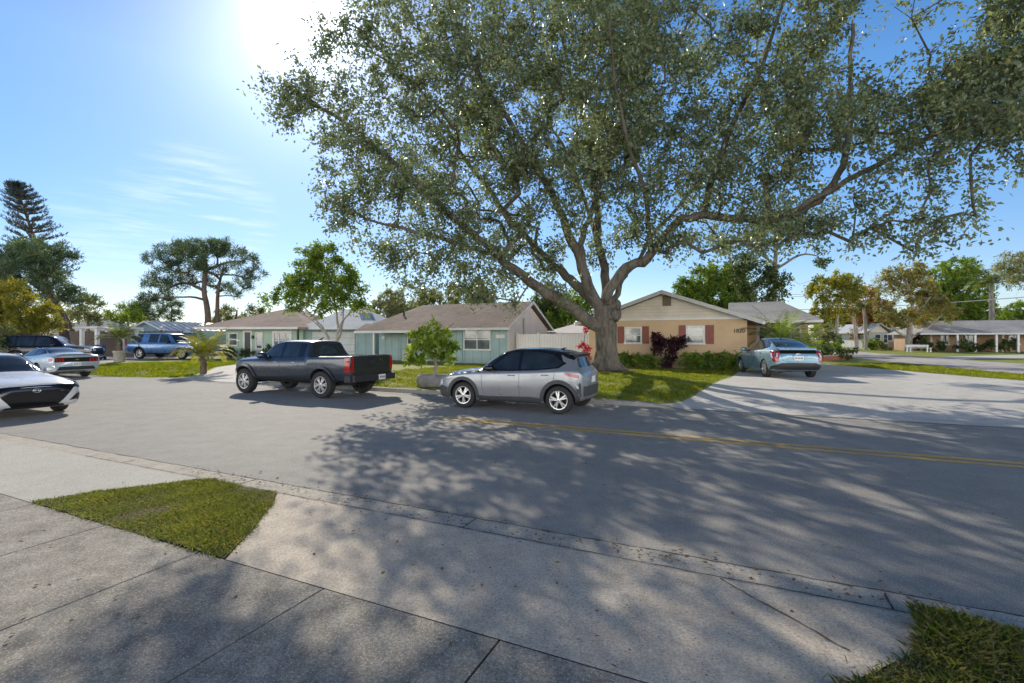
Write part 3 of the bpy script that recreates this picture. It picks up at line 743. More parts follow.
# ---------------------------------------------------------------- light blue hybrid hatchback
P_HYB = paint('pale_blue_paint', (.20, .33, .41), .4, .28)
L = 4.55
ha = rad(8); hd = Vector((math.sin(ha), math.cos(ha)))
k = Vector((10.47, 19.6)); PR = Car('hatchback', 'pale blue hatchback with sloping rear glass parked on the corner house driveway', 'car', L, [
 (0.00, .3, .52, .62, .5, .56, .52, .4), (.06, .24, .58, .70, .68, .72, .66, .48), (.25, .18, .68, .79, .8, .83, .77, .55), (.7, .17, .78, .90, .84, .87, .81, .6), (1.05, .17, .84, .98, .85, .88, .82, .62),
 (1.5, .17, .89, 1.22, .85, .88, .815, .6), (2.0, .17, .93, 1.42, .85, .88, .81, .55), (2.4, .17, .96, 1.47, .85, .88, .81, .53), (2.9, .17, .985, 1.45, .85, .88, .80, .53), (3.5, .19, 1.01, 1.34, .85, .88, .79, .55), (4.1, .24, 1.03, 1.15, .83, .865, .775, .58),
 (4.33, .28, 1.03, 1.08, .8, .85, .77, .6), (4.45, .32, .93, .99, .76, .81, .74, .58), (4.52, .38, .82, .9, .7, .75, .7, .52), (4.55, .45, .70, .78, .62, .66, .62, .45)],
 P_HYB, (.95, 3.65), .315, .2, .865, (k.x, k.y, zl(k.x, k.y)+.012), hrz(hd), .04, wheelkw=dict(spokes=7))
PR.pillar([(1.15, .93), (1.55, 1.2), (2.05, 1.4), (2.5, 1.445), (3.0, 1.42), (3.5, 1.28), (3.75, 1.12), (3.3, 1.02), (2.4, .97), (1.6, .92)])
PR.both('side_window', M['glass'], [(1.4, .95), (1.65, 1.19), (2.05, 1.36), (2.44, 1.41), (2.46, .99)], .012); PR.both('side_window', M['glass'], [(2.54, 1.0), (2.52, 1.41), (2.95, 1.38), (3.35, 1.25), (3.55, 1.11), (3.2, 1.04)], .012)
PR.part('windshield', M['glass'], [([(1.12, -.68), (1.95, -.52), (1.95, .52), (1.12, .68)], 'z', 1)], None, .005)
PR.part('rear_window', M['glass'], [([(3.0, -.46), (4.02, -.56), (4.2, -.3), (4.2, .3), (4.02, .56), (3.0, .46)], 'z', 1)], None, .005)
PR.part('rear_panel_glass', M['gloss'], [([(-.60, .90), (.60, .90), (.64, 1.01), (-.64, 1.01)], 'x', 1)], None, .006)
sp = MB(); sp.slab([(2.0, -.66, 1.105), (2.0, .66, 1.105), (2.2, .62, 1.075), (2.2, -.62, 1.075)], .03); sp.build('spoiler', P_HYB, PR.root)
PR.part('rear_bumper', M['black'], [([(-.76, .33), (.76, .33), (.74, .50), (.56, .57), (-.56, .57), (-.74, .50)], 'x', 1), ([(4.05, .28), (4.5, .38), (4.5, .5), (4.2, .42)], 'y', -1), ([(4.05, .28), (4.5, .38), (4.5, .5), (4.2, .42)], 'y', 1)], None, .008)
for sg in (-1, 1):
    PR.part('taillight', M['red'], [([(4.18, 1.0), (4.42, .95), (4.52, .62), (4.44, .60), (4.36, .8), (4.2, .92)], 'y', sg), ([(sg*.60, 1.0), (sg*.74, .98), (sg*.78, .82), (sg*.74, .6), (sg*.66, .62), (sg*.64, .85)], 'x', 1)], None, .014)
    PR.part('lens_strip', M['lens'], [([(4.26, .93), (4.38, .9), (4.45, .72), (4.38, .74)], 'y', sg), ([(sg*.66, .92), (sg*.73, .90), (sg*.74, .78), (sg*.69, .80)], 'x', 1)], None, .02)
    PR.part('headlight', M['lens'], [([(.08, .58), (.5, .76), (.55, .72), (.12, .5)], 'y', sg)], None, .012)
PR.seam([[(1.28, .88), (1.28, .5), (1.4, .3)], [(2.5, .98), (2.5, .3)], [(3.5, 1.05), (3.4, .75), (3.2, .5), (3.16, .3)]])
PR.handles([(2.32, .85), (3.28, .9)], P_HYB); PR.mirrors(1.5, .95, P_HYB); PR.plate(1, .74, True, w=.31, h=.15)
an = MB(); an.tube([(.62, 0, 1.44), (.78, 0, 1.5)], [.03, .008], 6); an.build('antenna', M['gloss'], PR.root)
mb = MB(); mb.tube([Vector((2.245, .075*math.cos(a), .85+.05*math.sin(a))) for a in [i*math.pi/10 for i in range(21)]], .008, 6); mb.tube([Vector((2.245, .035*math.cos(a), .86+.04*math.sin(a))) for a in [i*math.pi/8 for i in range(17)]], .006, 6); mb.build('tail_badge', M['chrome'], PR.root)

# ---------------------------------------------------------------- white sedan facing the viewer
P_WHT = paint('white_car_paint', (.66, .67, .68), .1, .3)
L = 4.85
k = RF(-14.35-L/2, 5.42); SD = Car('sedan', 'white sedan with wide black grille facing along the near kerb', 'car', L, [
 (0.00, .36, .60, .70, .5, .58, .56, .45), (.05, .28, .64, .76, .7, .74, .70, .55), (.16, .22, .70, .81, .82, .86, .8, .6), (.45, .18, .77, .87, .89, .92, .85, .64), (.95, .18, .82, .93, .9, .925, .86, .66), (1.35, .18, .86, .98, .9, .925, .86, .66),
 (1.75, .18, .89, 1.18, .9, .925, .86, .63), (2.2, .18, .92, 1.38, .9, .925, .855, .58), (2.7, .18, .94, 1.44, .9, .925, .85, .56), (3.2, .18, .96, 1.42, .9, .925, .85, .56), (3.8, .2, .98, 1.24, .89, .92, .84, .58), (4.2, .22, .98, 1.09, .88, .9, .82, .62), (4.6, .28, .97, 1.06, .84, .86, .79, .6), (4.8, .36, .84, .94, .74, .78, .73, .54), (4.85, .45, .74, .82, .64, .68, .64, .48)],
 P_WHT, (.98, 3.8), .335, .22, .905, (k.x, k.y, 0), hrz(ES), .04, wheelkw=dict(spokes=5))
SD.pillar([(1.35, .93), (1.78, 1.17), (2.25, 1.36), (2.7, 1.41), (3.2, 1.39), (3.75, 1.2), (4.0, 1.03), (3.3, .985), (2.3, .96)])
SD.both('side_window', M['glass'], [(1.62, .95), (1.85, 1.16), (2.28, 1.34), (2.72, 1.38), (2.74, .99)], .012); SD.both('side_window', M['glass'], [(2.82, .99), (2.8, 1.38), (3.2, 1.36), (3.6, 1.2), (3.8, 1.05)], .012)
SD.part('windshield', M['glass'], [([(1.42, -.78), (2.18, -.60), (2.18, .60), (1.42, .78)], 'z', 1)], None, .005)
SD.part('rear_window', M['glass'], [([(3.3, -.5), (4.1, -.62), (4.1, .62), (3.3, .5)], 'z', 1)], None, .005)
SD.part('grille', M['gloss'], [([(-.74, .70), (-.45, .725), (0, .73), (.45, .725), (.74, .70), (.52, .42), (.40, .28), (-.40, .28), (-.52, .42)], 'x', -1)], None, .010, .06)
mb = MB(); c0, n0 = SD.proj((0, .62), 'x', -1); n0 = Vector((-1, 0, .0))
def oval(a): return c0+n0*.028+Vector((0, .068*math.cos(a), .043*math.sin(a)))
mb.tube([oval(i*2*math.pi/24) for i in range(25)], .008, 6); mb.tube([c0+n0*.028+Vector((0, -.055, -.008)), c0+n0*.028+Vector((0, .055, .008))], .008, 6)
for dy in (-.026, .026): mb.tube([c0+n0*.03+Vector((0, dy-.008, -.028)), c0+n0*.03+Vector((0, dy+.008, .028))], .007, 6)
mb.build('grille_emblem', M['chrome'], SD.root, True)
for sg in (-1, 1):
    SD.part('headlight', M['gloss'], [([(.10, .70), (.40, .80), (.62, .83), (.52, .76), (.2, .62), (.09, .62)], 'y', sg), ([(sg*.56, .60), (sg*.8, .66), (sg*.84, .72), (sg*.62, .68)], 'x', -1)], None, .013)
    SD.part('headlight_lens', M['lens'], [([(.16, .68), (.42, .77), (.38, .73), (.17, .64)], 'y', sg)], None, .018)
    SD.part('air_intake', M['gloss'], [([(.06, .46), (.22, .52), (.24, .34), (.12, .32)], 'y', sg), ([(sg*.60, .34), (sg*.80, .36), (sg*.82, .52), (sg*.72, .46)], 'x', -1)], None, .011)
    SD.part('taillight', M['red'], [([(4.45, .92), (4.78, .86), (4.8, .76), (4.5, .82)], 'y', sg)], None, .012)
SD.part('front_lip', M['black'], [([(-.55, .235), (.55, .235), (.5, .285), (-.5, .285)], 'x', -1)], None, .012)
SD.seam([[(1.45, .9), (1.46, .5), (1.55, .3)], [(2.78, .97), (2.78, .3)], [(3.7, 1.0), (3.6, .7), (3.35, .4)]])
SD.handles([(2.6, .85), (3.5, .88)], P_WHT); SD.mirrors(1.72, .95, P_WHT)

# ---------------------------------------------------------------- silver-blue coupe seen from behind
P_CPE = paint('ice_silver_paint', (.42, .50, .58), .4, .3)
L = 4.79
k = RF(-26.9-L/2, 11.55); CP = Car('coupe', 'ice silver fastback coupe seen from behind with three-bar tail lamps', 'car', L, [
 (0.00, .34, .62, .72, .55, .62, .58, .48), (.08, .26, .68, .80, .74, .79, .74, .56), (.3, .2, .78, .88, .86, .9, .84, .62), (.9, .18, .86, .95, .9, .94, .88, .68), (1.6, .18, .9, 1.0, .91, .945, .88, .68), (2.0, .18, .92, 1.18, .91, .94, .87, .64), (2.45, .18, .94, 1.34, .91, .94, .86, .58), (2.9, .18, .96, 1.38, .91, .945, .86, .56), (3.4, .18, .99, 1.32, .92, .955, .87, .57), (3.95, .2, 1.02, 1.16, .92, .955, .87, .62), (4.3, .24, 1.03, 1.10, .9, .935, .86, .66), (4.6, .3, 1.02, 1.08, .88, .91, .84, .66), (4.74, .36, .98, 1.04, .84, .87, .81, .64), (4.79, .42, .93, .99, .80, .83, .78, .6)],
 P_CPE, (.9, 3.62), .34, .25, .935, (k.x, k.y, 0), hrz(-ES), .04, wheelkw=dict(spokes=5, rmat='dkgrey'))
CP.pillar([(1.7, .96), (2.05, 1.16), (2.5, 1.31), (2.9, 1.345), (3.4, 1.27), (3.8, 1.12), (3.4, 1.03), (2.6, .985)])
CP.both('side_window', M['glass'], [(1.9, .98), (2.1, 1.14), (2.5, 1.28), (2.95, 1.31), (3.05, 1.01)], .012); CP.both('side_window', M['glass'], [(3.15, 1.02), (3.06, 1.30), (3.4, 1.23), (3.66, 1.10)], .012)
CP.part('windshield', M['glass'], [([(1.68, -.72), (2.4, -.56), (2.4, .56), (1.68, .72)], 'z', 1)], None, .005)
CP.part('rear_window', M['glass'], [([(3.05, -.5), (4.0, -.62), (4.0, .62), (3.05, .5)], 'z', 1)], None, .005)
CP.part('tail_panel', M['gloss'], [([(-.78, .74), (.78, .74), (.80, .94), (-.80, .94)], 'x', 1)], None, .006)
for sg in (-1, 1):
    for q in (.46, .57, .68): CP.part('taillight', M['red'], [([(sg*q, .755), (sg*(q+.075), .755), (sg*(q+.085), .925), (sg*(q+.01), .925)], 'x', 1)], None, .013, .05)
    CP.part('side_lamp', M['red'], [([(4.55, .78), (4.76, .78), (4.76, .90), (4.58, .92)], 'y', sg)], None, .012)
CP.part('diffuser', M['black'], [([(-.7, .40), (.7, .40), (.62, .54), (-.62, .54)], 'x', 1)], None, .008)
CP.part('tail_emblem', M['chrome'], [([(-.09, .82), (.0, .86), (.1, .86), (.04, .835), (.05, .81), (0, .83)], 'x', 1)], None, .014, .04)
CP.plate(1, .64, True, w=.31, h=.14); CP.seam([[(1.75, .93), (1.8, .35)], [(3.1, 1.0), (3.0, .35)]]); CP.mirrors(1.98, .97, P_CPE)
CP.handles([(2.9, .88)], P_CPE)
sp = MB(); sp.slab([(2.2, -.62, 1.105), (2.2, .62, 1.105), (2.38, .6, 1.10), (2.38, -.6, 1.10)], .025); sp.build('spoiler', P_CPE, CP.root)

# ---------------------------------------------------------------- two big wagons: blue one on the pale drive, black one behind the coupe
def wagon(label, L, H, paintm, loc, hd, rimmat, long_):
    h = H/1.94
    C_ = Car('sport_utility', label, 'car', L, [(0.00, .45, .86*h, 1.0*h, .68, .74, .7, .55), (.06, .38, .95*h, 1.08*h, .86, .9, .84, .62), (.3, .36, 1.04*h, 1.14*h, .94, .98, .92, .7), (1.0, .36, 1.1*h, 1.2*h, .96, 1.0, .94, .74), (1.55, .36, 1.12*h, 1.24*h, .96, 1.0, .94, .74), (1.9, .36, 1.14*h, 1.55*h, .96, 1.0, .93, .72), (2.3, .36, 1.15*h, 1.86*h, .96, 1.0, .93, .70),
        (2.8, .36, 1.16*h, 1.93*h, .96, 1.0, .93, .7), (4.0, .36, 1.17*h, 1.94*h, .96, 1.0, .93, .7), (L-.32, .38, 1.18*h, 1.90*h, .95, .99, .92, .69), (L-.18, .4, 1.18*h, 1.82*h, .94, .98, .91, .68), (L-.04, .44, 1.16*h, 1.22*h, .92, .95, .89, .7), (L, .52, 1.05*h, 1.12*h, .86, .9, .85, .66)],
        paintm, (1.02, L-1.3), .41, .26, .985, loc, hrz(hd), .06, wheelkw=dict(spokes=6, rmat=rimmat, twin=True))
    C_.both('side_window', M['glass'], [(1.95, 1.2*h), (2.4, 1.74*h), (3.0, 1.82*h), (3.02, 1.21*h)], .006); C_.both('side_window', M['glass'], [(3.14, 1.21*h), (3.12, 1.82*h), (3.95, 1.83*h), (3.97, 1.22*h)], .006)
    C_.both('side_window', M['glass'], [(4.1+long_, 1.22*h), (4.08+long_, 1.83*h), (L-.42, 1.78*h), (L-.26, 1.24*h)], .006)
    C_.part('windshield', M['glass'], [([(1.6, -.78), (2.25, -.66), (2.25, .66), (1.6, .78)], 'z', 1)], None, .005)
    C_.part('rear_window', M['glass'], [([(-.7, 1.26*h), (.7, 1.26*h), (.62, 1.76*h), (-.62, 1.76*h)], 'x', 1)], None, .006)
    for sg in (-1, 1):
        C_.part('taillight', M['red'], [([(L-.22, .9), (L-.03, .9), (L-.04, 1.18*h), (L-.2, 1.18*h)], 'y', sg)], None, .012)
        C_.part('headlight', M['lens'], [([(.05, .86*h), (.42, .94*h), (.45, 1.02*h), (.08, 1.0*h)], 'y', sg), ([(sg*.52, .82*h), (sg*.8, .84*h), (sg*.78, .98*h), (sg*.52, .96*h)], 'x', -1)], None, .012)
    C_.part('grille', M['gloss'], [([(-.5, .62), (.5, .62), (.52, .98*h), (-.52, .98*h)], 'x', -1)], None, .01)
    C_.part('front_bumper', M['chrome'], [([(-.8, .48), (.8, .48), (.8, .58), (-.8, .58)], 'x', -1)], None, .012)
    for ax in C_.axles: C_.both('wheel_arch_trim', M['black'], ringpoly(ax, .42, .475, .53, -4, 184), .012, .07)
    C_.both('running_board', M['black'], [(1.6, .38), (L-1.85, .38), (L-1.85, .46), (1.6, .46)], .02)
    rk = MB()
    for sg in (-1, 1): rk.tube([(2.5-L/2, sg*.62, 1.93*h), (2.6-L/2, sg*.62, 1.98*h), (L-.6-L/2, sg*.6, 1.98*h), (L-.5-L/2, sg*.6, 1.92*h)], .02, 6)
    rk.build('roof_rack', M['black'], C_.root, True)
    C_.seam([[(1.62, 1.12*h), (1.64, .5)], [(3.08, 1.18*h), (3.08, .5)], [(4.03, 1.18*h), (4.0, .8), (3.75, .5)]]); C_.handles([(2.86, 1.06*h), (3.8, 1.06*h)], M['chrome']); C_.mirrors(2.0, 1.2*h, M['gloss'], k=1.3)
    return C_
P_SUVB = paint('steel_blue_paint', (.09, .20, .40), .45, .28); P_BLK = paint('black_paint', (.012, .012, .014), .2, .22)
k = Vector((-26.5, 37.9)); wagon('long steel blue sport utility parked behind the small palm', 6.0, 1.98, P_SUVB, (k.x, k.y, zl(k.x, k.y)+.02), Vector((.985, -.17)), 'alloy', .45)
k = Vector((-30.4, 32.3)); wagon('black sport utility parked behind the silver coupe', 5.3, 1.86, P_BLK, (k.x, k.y, zl(k.x, k.y)+.02), Vector((.95, .31)), 'alloy', 0)
# ================================================================ houses
class House:
    def __init__(s, name, label, loc, ang, cat='house'):
        s.o = Vector((loc[0], loc[1])); s.z = loc[2]; s.a = ang
        s.ex = Vector((math.cos(ang), math.sin(ang))); s.ey = Vector((-math.sin(ang), math.cos(ang)))
        s.root = empty(name, (loc[0], loc[1], loc[2]), ang, label, cat)
    def x(s, u, y=0.0):             # local x whose point at depth y lies on the sight line through column u
        q = (u-UC)/F; b = s.o+s.ey*y
        return (q*b.y-b.x)/(s.ex.x-q*s.ex.y)
    def zz(s, u, v, y=0.0):
        x = s.x(u, y); Y = (s.o+s.ex*x+s.ey*y).y
        return CAMH+(VH-v)/F*Y-s.z
    def w(s, x, y, z=0):
        p = s.o+s.ex*x+s.ey*y; return Vector((p.x, p.y, s.z+z))
    def wall(s, mat, x0, x1, y0, y1, z0, z1, name='wall'):
        mb = MB(); mb.box(x0, x1, y0, y1, z0, z1); return mb.build(name, mat, s.root)
    def window(s, x0, x1, z0, z1, y, cols=1, rows=2, frame='trim', pane='pane', th=.06, fr=.07, label=None, blind=0):
        mb = MB()
        mb.box(x0, x0+fr, y-th, y, z0, z1); mb.box(x1-fr, x1, y-th, y, z0, z1)
        mb.box(x0+fr, x1-fr, y-th, y, z1-fr, z1); mb.box(x0-.03, x1+.03, y-th-.03, y, z0-.03, z0+fr)
        for i in range(1, cols): x = x0+(x1-x0)*i/cols; mb.box(x-.03, x+.03, y-th+.008, y-.004, z0+fr+.002, z1-fr-.002)
        for j in range(1, rows): z = z0+(z1-z0)*j/rows; mb.box(x0+fr+.002, x1-fr-.002, y-th+.016, y-.008, z-.022, z+.022)
        f = mb.build('window', M[frame], s.root)
        p = MB(); p.box(x0+fr+.003, x1-fr-.003, y-.022, y-.003, z0+fr+.003, z1-fr-.003); p.build('pane', M[pane], f)
        if blind:
            p = MB(); p.box(x0+fr+.004, x1-fr-.004, y-.026, y-.0225, z0+(z1-z0)*blind, z1-fr-.004); p.build('blind', M['blind'], f)
        return f
    def slabs(s, name, mat, polys, th=.14, parent=None):
        mb = MB()
        for p in polys: mb.slab(p, th)
        return mb.build(name, mat, parent or s.root, fix=True)

M['stucco_tan'] = wallmat('tan_stucco', (.54, .39, .245), dirt=.25)
M['siding_cream'] = wallmat('cream_siding', (.62, .56, .48), lap=.16)
M['teal'] = wallmat('teal_wall', (.33, .45, .45), vert=.62)
M['green'] = wallmat('mint_wall', (.36, .48, .38), dirt=.2)
M['blue'] = wallmat('powder_blue_wall', (.26, .38, .47), lap=.18)
M['cream'] = wallmat('cream_gable', (.80, .71, .64), dirt=.2)
M['peach'] = wallmat('peach_wall', (.44, .29, .19))
M['whitewall'] = wallmat('white_wall', (.52, .52, .48))
M['brick'] = wallmat('orange_brick_wall', (.34, .15, .07), lap=.09)
M['garage'] = wallmat('garage_panels', (.60, .62, .60), lap=.53)
M['sh_red'] = simple('shutter_red', (.22, .065, .045), .6, var=.2)
M['fence_w'] = wallmat('vinyl_fence', (.84, .81, .79), vert=.18, dirt=.15)
M['fence_d'] = wallmat('weathered_fence', (.14, .11, .09), vert=.14)
M['shing_brown'] = shingles('brown_shingles', (.27, .20, .165), (.34, .26, .215))
M['shing_grey'] = shingles('grey_shingles', (.34, .33, .33), (.42, .41, .40))
M['shing_old'] = shingles('stained_shingles', (.34, .26, .215), (.15, .12, .095))
M['shing_white'] = shingles('pale_roof', (.50, .54, .56), (.42, .46, .48))
M['door_dark'] = simple('dark_door', (.02, .025, .035), .4)
M['roofmetal'] = simple('metal_roof', (.78, .78, .76), .45, 0, var=.06)
M['fascia_grey'] = simple('fascia_grey', (.42, .42, .42), .6, var=.12)
M['vent'] = simple('vent_slats', (.16, .12, .09), .8)

def hip_roof(h, name, mat, x0, x1, y0, y1, ze, rise, hl, hr, th=.15, ry=None, parent=None):
    """ridge along x; hl / hr = run of the hip at either end (0 = gable)"""
    ym = ry if ry is not None else (y0+y1)/2
    A, B, C_, D = (x0, y0, ze), (x1, y0, ze), (x1, y1, ze), (x0, y1, ze); E, G = (x0+hl, ym, ze+rise), (x1-hr, ym, ze+rise)
    polys = [[A, B, G, E], [C_, D, E, G]]
    if hl: polys.append([D, A, E])
    if hr: polys.append([B, C_, G])
    return h.slabs(name, mat, polys, th, parent)

# ---- corner house: tan brick, cream gable, red shutters
C = House('ranch_house', 'tan corner house with cream gable, red shutters and number 1820', (10.8, 22.5, .33), ROADA)
W0 = -7.46; rx = -3.73; RZ = 3.78; SL = .35
mb = MB(); mb.slab([(W0, 0, -.3), (0, 0, -.3), (0, 0, 2.28), (rx, 0, 2.28+SL*3.73), (W0, 0, 2.28)], 10, (0, 1, 0)); mb.build('wall', M['stucco_tan'], C.root, fix=True)
zt = 2.44; d = (RZ-.16-zt)/SL-.02
mb = MB(); mb.slab([(rx-d, -.035, zt), (rx+d, -.035, zt), (rx, -.035, zt+SL*d)], .03, (0, 1, 0)); mb.build('gable_siding', M['siding_cream'], C.root, fix=True)
mb = MB(); mb.box(rx-d-.2, rx+d+.2, -.05, -.002, zt-.09, zt-.003); mb.build('gable_trim', M['trim'], C.root)
xe0, xe1 = rx-4.35, rx+4.35; ze = RZ-SL*4.35
C.slabs('roof', M['shing_grey'], [[(rx, -.45, RZ), (xe1, -.45, ze), (xe1, 10.4, ze), (rx, 10.4, RZ)], [(xe0, -.45, ze), (rx, -.45, RZ), (rx, 10.4, RZ), (xe0, 10.4, ze)]], .13)
mb = MB()
for xa, sg in ((xe0, -1), (xe1, 1)):
    P_ = [(rx, -.475, RZ+.012), (xa, -.475, ze+.012), (xa, -.475, ze-.17), (rx, -.475, RZ-.17)]; mb.slab(P_, .022, (0, 1, 0))
mb.build('fascia', M['fascia_grey'], C.root, fix=True)
mb = MB(); mb.box(xe1-.005, xe1+.10, -.44, 2.0, ze-.17, ze-.06); mb.build('gutter', M['trim'], C.root)
for u0, u1, v0, v1, b_ in ((624.6, 642, 327, 343.7, .55), (686, 705, 325.7, 344, .4)):
    um = (u0+u1)/2; f = C.window(C.x(u0), C.x(u1), C.zz(um, v1), C.zz(um, v0), 0, 1, 2, blind=b_, th=.05)
mb = None
for u0, u1, v0, v1 in ((617.8, 624.2, 326.5, 343.3), (642.5, 649, 326.2, 343.6), (679, 685.6, 325.2, 343.6), (705.5, 714, 325, 344)):
    um = (u0+u1)/2; x0, x1, z0, z1 = C.x(u0), C.x(u1), C.zz(um, v1), C.zz(um, v0); mb = MB()
    mb.box(x0, x1, -.04, 0, z0, z1)
    for i in range(12): z = z0+.06+(z1-z0-.12)*i/12; mb.box(x0+.04, x1-.04, -.052, -.041, z, z+(z1-z0)*.045)
    mb.build('shutter', M['sh_red'], C.root)
u0, u1 = 662.6, 671.2; x0, x1, z0, z1 = C.x(u0), C.x(u1), C.zz(667, 306), C.zz(667, 295.5)
mb = MB(); mb.box(x0, x1, -.06, -.036, z0, z1)
for i in range(7): z = z0+.04+(z1-z0-.08)*i/7; mb.box(x0+.04, x1-.04, -.085, -.061, z, z+.03)
mb.build('gable_vent', M['vent'], C.root)
xa = C.x(739); za = C.zz(739, 331)
text('1820', Vector((xa, -.012, za)), Vector((1, 0, 0)), Vector((0, 0, 1)), Vector((0, -1, 0)), .25, M['black'], C.root, 'house_number')
# side wing with the porch
C.wall(M['stucco_tan'], .004, 2.7, 2.8, 8, -.3, 2.3, 'wing_wall')
hip_roof(C, 'wing_roof', M['shing_grey'], -.9, 3.2, 1.9, 8.6, 2.33, 1.12, 0, 1.5, .14)
mb = MB(); mb.box(.4, 3.22, 1.80, 1.90, 2.2, 2.32); mb.build('wing_fascia', M['trim'], C.root)
mb = MB(); mb.box(.42, .56, 1.95, 2.09, -.2, 2.19); mb.box(.38, .60, 1.91, 2.13, 2.08, 2.185); mb.build('porch_post', M['trim'], C.root)
C.window(1.5, 2.4, .9, 2.0, 2.8, 2, 1); mb = MB(); mb.box(.5, 1.35, 2.76, 2.8, -.1, 1.98); mb.build('door', M['door_dark'], C.root)

# ---- teal house with the stained roof
B = House('bungalow', 'teal house with stained brown roof and cream end gable beside the white fence', (-.25, 30.0, .2), ROADA)
WB = -11.1
B.wall(M['teal'], -4.2, 0, 0, 6.6, -.2, 2.28); B.wall(M['teal'], WB+.0, -4.203, 1.3, 6.4, -.2, 2.28, 'porch_wall')
mb = MB(); mb.slab([(0.005, 0, 2.28), (.005, 6.6, 2.28), (.005, 3.3, 3.82)], .06, (-1, 0, 0)); mb.build('gable_end', M['cream'], B.root, fix=True)
mb = MB(); mb.box(.002, .03, .002, 6.598, -.2, 2.28); mb.build('end_wall', M['cream'], B.root)
SLB = .475
hip_roof(B, 'roof', M['shing_old'], WB-.3, .32, -.5, 7.1, 2.25, SLB*3.8, 2.75, 0, .13)
B.slabs('porch_roof', M['shing_old'], [[(WB-.32, -.86, 2.08), (-4.0, -.86, 2.08), (-4.0, .22, 2.62), (WB-.32, .22, 2.62)]], .12)
mb = MB()
for y0_, y1_ in ((-.55, 3.3), (3.3, 7.15)):
    za_, zb_ = (2.25-.02, 2.25+SLB*3.8) if y0_ < 0 else (2.25+SLB*3.8, 2.25-.02)
    mb.slab([(.345, y0_, za_+.015), (.345, y1_, zb_+.015), (.345, y1_, zb_-.17), (.345, y0_, za_-.17)], .02, (-1, 0, 0))
mb.build('rake_board', M['trim'], B.root, fix=True)
mb = MB(); mb.box(WB-.34, -4.02, -.90, -.865, 1.94, 2.09); mb.box(-3.98, .34, -.54, -.505, 2.09, 2.24); mb.build('fascia', M['trim'], B.root)
for u0, u1, v0, v1 in ((464, 491, 329, 350),):
    B.window(B.x(u0), B.x(u1), B.zz(477, v1), B.zz(477, v0), 0, 2, 2, blind=.56)
x0 = B.x(407.5, 1.3); x1 = B.x(431, 1.3); B.window(x0, x1, B.zz(415, 345), B.zz(415, 331), 1.3, 1, 2)
mb = MB(); xd = B.x(390, 1.3); mb.box(xd, xd+1.0, 1.262, 1.298, -.05, 2.0); mb.build('door', M['teal'], B.root)
for u in (374,): 
    xp = B.x(u, -.7); mb = MB(); mb.box(xp-.06, xp+.06, -.76, -.64, -.2, 1.94); mb.build('porch_post', M['trim'], B.root)
mb = MB(); mb.lathe([(.0, 0), (.15, .0), (.16, .02), (.1, .05), (0.001, .055)], 16, (B.x(384, 1.3), 1.262, B.zz(384, 337.5, 1.3)), 'y'); o = mb.build('wall_plaque', M['trim'], B.root, fix=True); o.scale.y = -1; o.location.y = 2*1.262-.0
mb = MB(); xs = B.x(500.5); zs = B.zz(500, 336.5); mb.box(xs-.32, xs+.3, -.03, -.002, zs-.1, zs+.12); mb.build('wall_sign', M['trim'], B.root)
mb = MB(); mb.box(B.x(404, 1.3), B.x(411, 1.3), 1.1, 1.28, -.1, .75); mb.build('porch_panel', M['fascia_grey'], B.root)
mb = MB(); xs = B.x(462); mb.box(xs-.03, xs+.03, -.06, -.002, -.1, 2.1); mb.box(xs+.2, xs+1.0, -.02, -.002, .85, .9); mb.build('downspout', M['teal'], B.root)
mb = MB(); mb.tube([B_ for B_ in (( -9.0, 1.5, 3.1), (-9.0, 1.5, 3.45))], .07, 10); mb.build('roof_vent', M['black'], B.root)
mb = MB(); mb.box(.03, .08, 2.2, 2.36, .9, 2.9); mb.build('meter_mast', M['fascia_grey'], B.root)
mb = MB(); mb.box(WB-.3, -4.3, -.7, 1.3, -.25, -.02); mb.build('porch_slab', M['curb'], B.root)

# ---- white vinyl fence between the teal house and the oak
fz = 1.84; Fh = empty('vinyl_fence', (B.w(.25, .9).x, B.w(.25, .9).y, .2), ROADA, 'white vinyl privacy fence behind the silver crossover', 'fence')
n_p = 4; pw = 1.42
for i in range(n_p+1):
    mb = MB(); x = i*pw; mb.box(x-.065, x+.065, -.065, .065, -.1, fz+.06); mb.box(x-.08, x+.08, -.08, .08, fz+.062, fz+.09); mb.build('fence_post', M['fence_w'], Fh)
    if i < n_p: mb = MB(); mb.box(x+.067, x+pw-.067, -.02, .02, -.05, fz-.1); mb.box(x+.067, x+pw-.067, -.04, .04, fz-.098, fz); mb.build('fence_panel', M['fence_w'], Fh)
# roof of the building behind the fence
S_ = House('shed', 'low beige hipped outbuilding behind the white vinyl fence', (2.6, 36.5, .25), ROADA, 'shed')
S_.wall(M['cream'], 0, 4.2, 0, 4, -.2, 1.9); hip_roof(S_, 'roof', M['cream'], -.4, 4.6, -.4, 4.4, 1.9, .75, 2, 2, .1)

# ---- mint house with brown hip roof
A = House('ranch_house', 'mint green house with brown hip roof and white garage door', (-11.2, 37.0, .2), rad(-6))
xL = A.x(226)
xg0, xg1 = A.x(310), A.x(353)
A.wall(M['green'], xL, A.x(303), 0, 8, -.2, 2.42); A.wall(M['teal'], A.x(303)+.003, A.x(371), .35, 8, -.2, 2.42, 'garage_wall')
hip_roof(A, 'roof', M['shing_brown'], A.x(200), A.x(312), -.75, 8.8, 2.42, 1.75, 5.2, 3.8, .16)
hip_roof(A, 'garage_roof', M['shing_white'], A.x(303), A.x(372)+.5, -.55, 8.4, 2.4, 1.62, 1.5, 2.6, .14)
mb = MB(); mb.box(A.x(200), A.x(303), -.80, -.752, 2.26, 2.44); mb.box(A.x(303)+.2, A.x(372)+.5, -.60, -.552, 2.24, 2.42); mb.build('fascia', M['trim'], A.root)
mb = MB(); mb.box(xg0, xg1, .30, .345, -.1, 2.05)
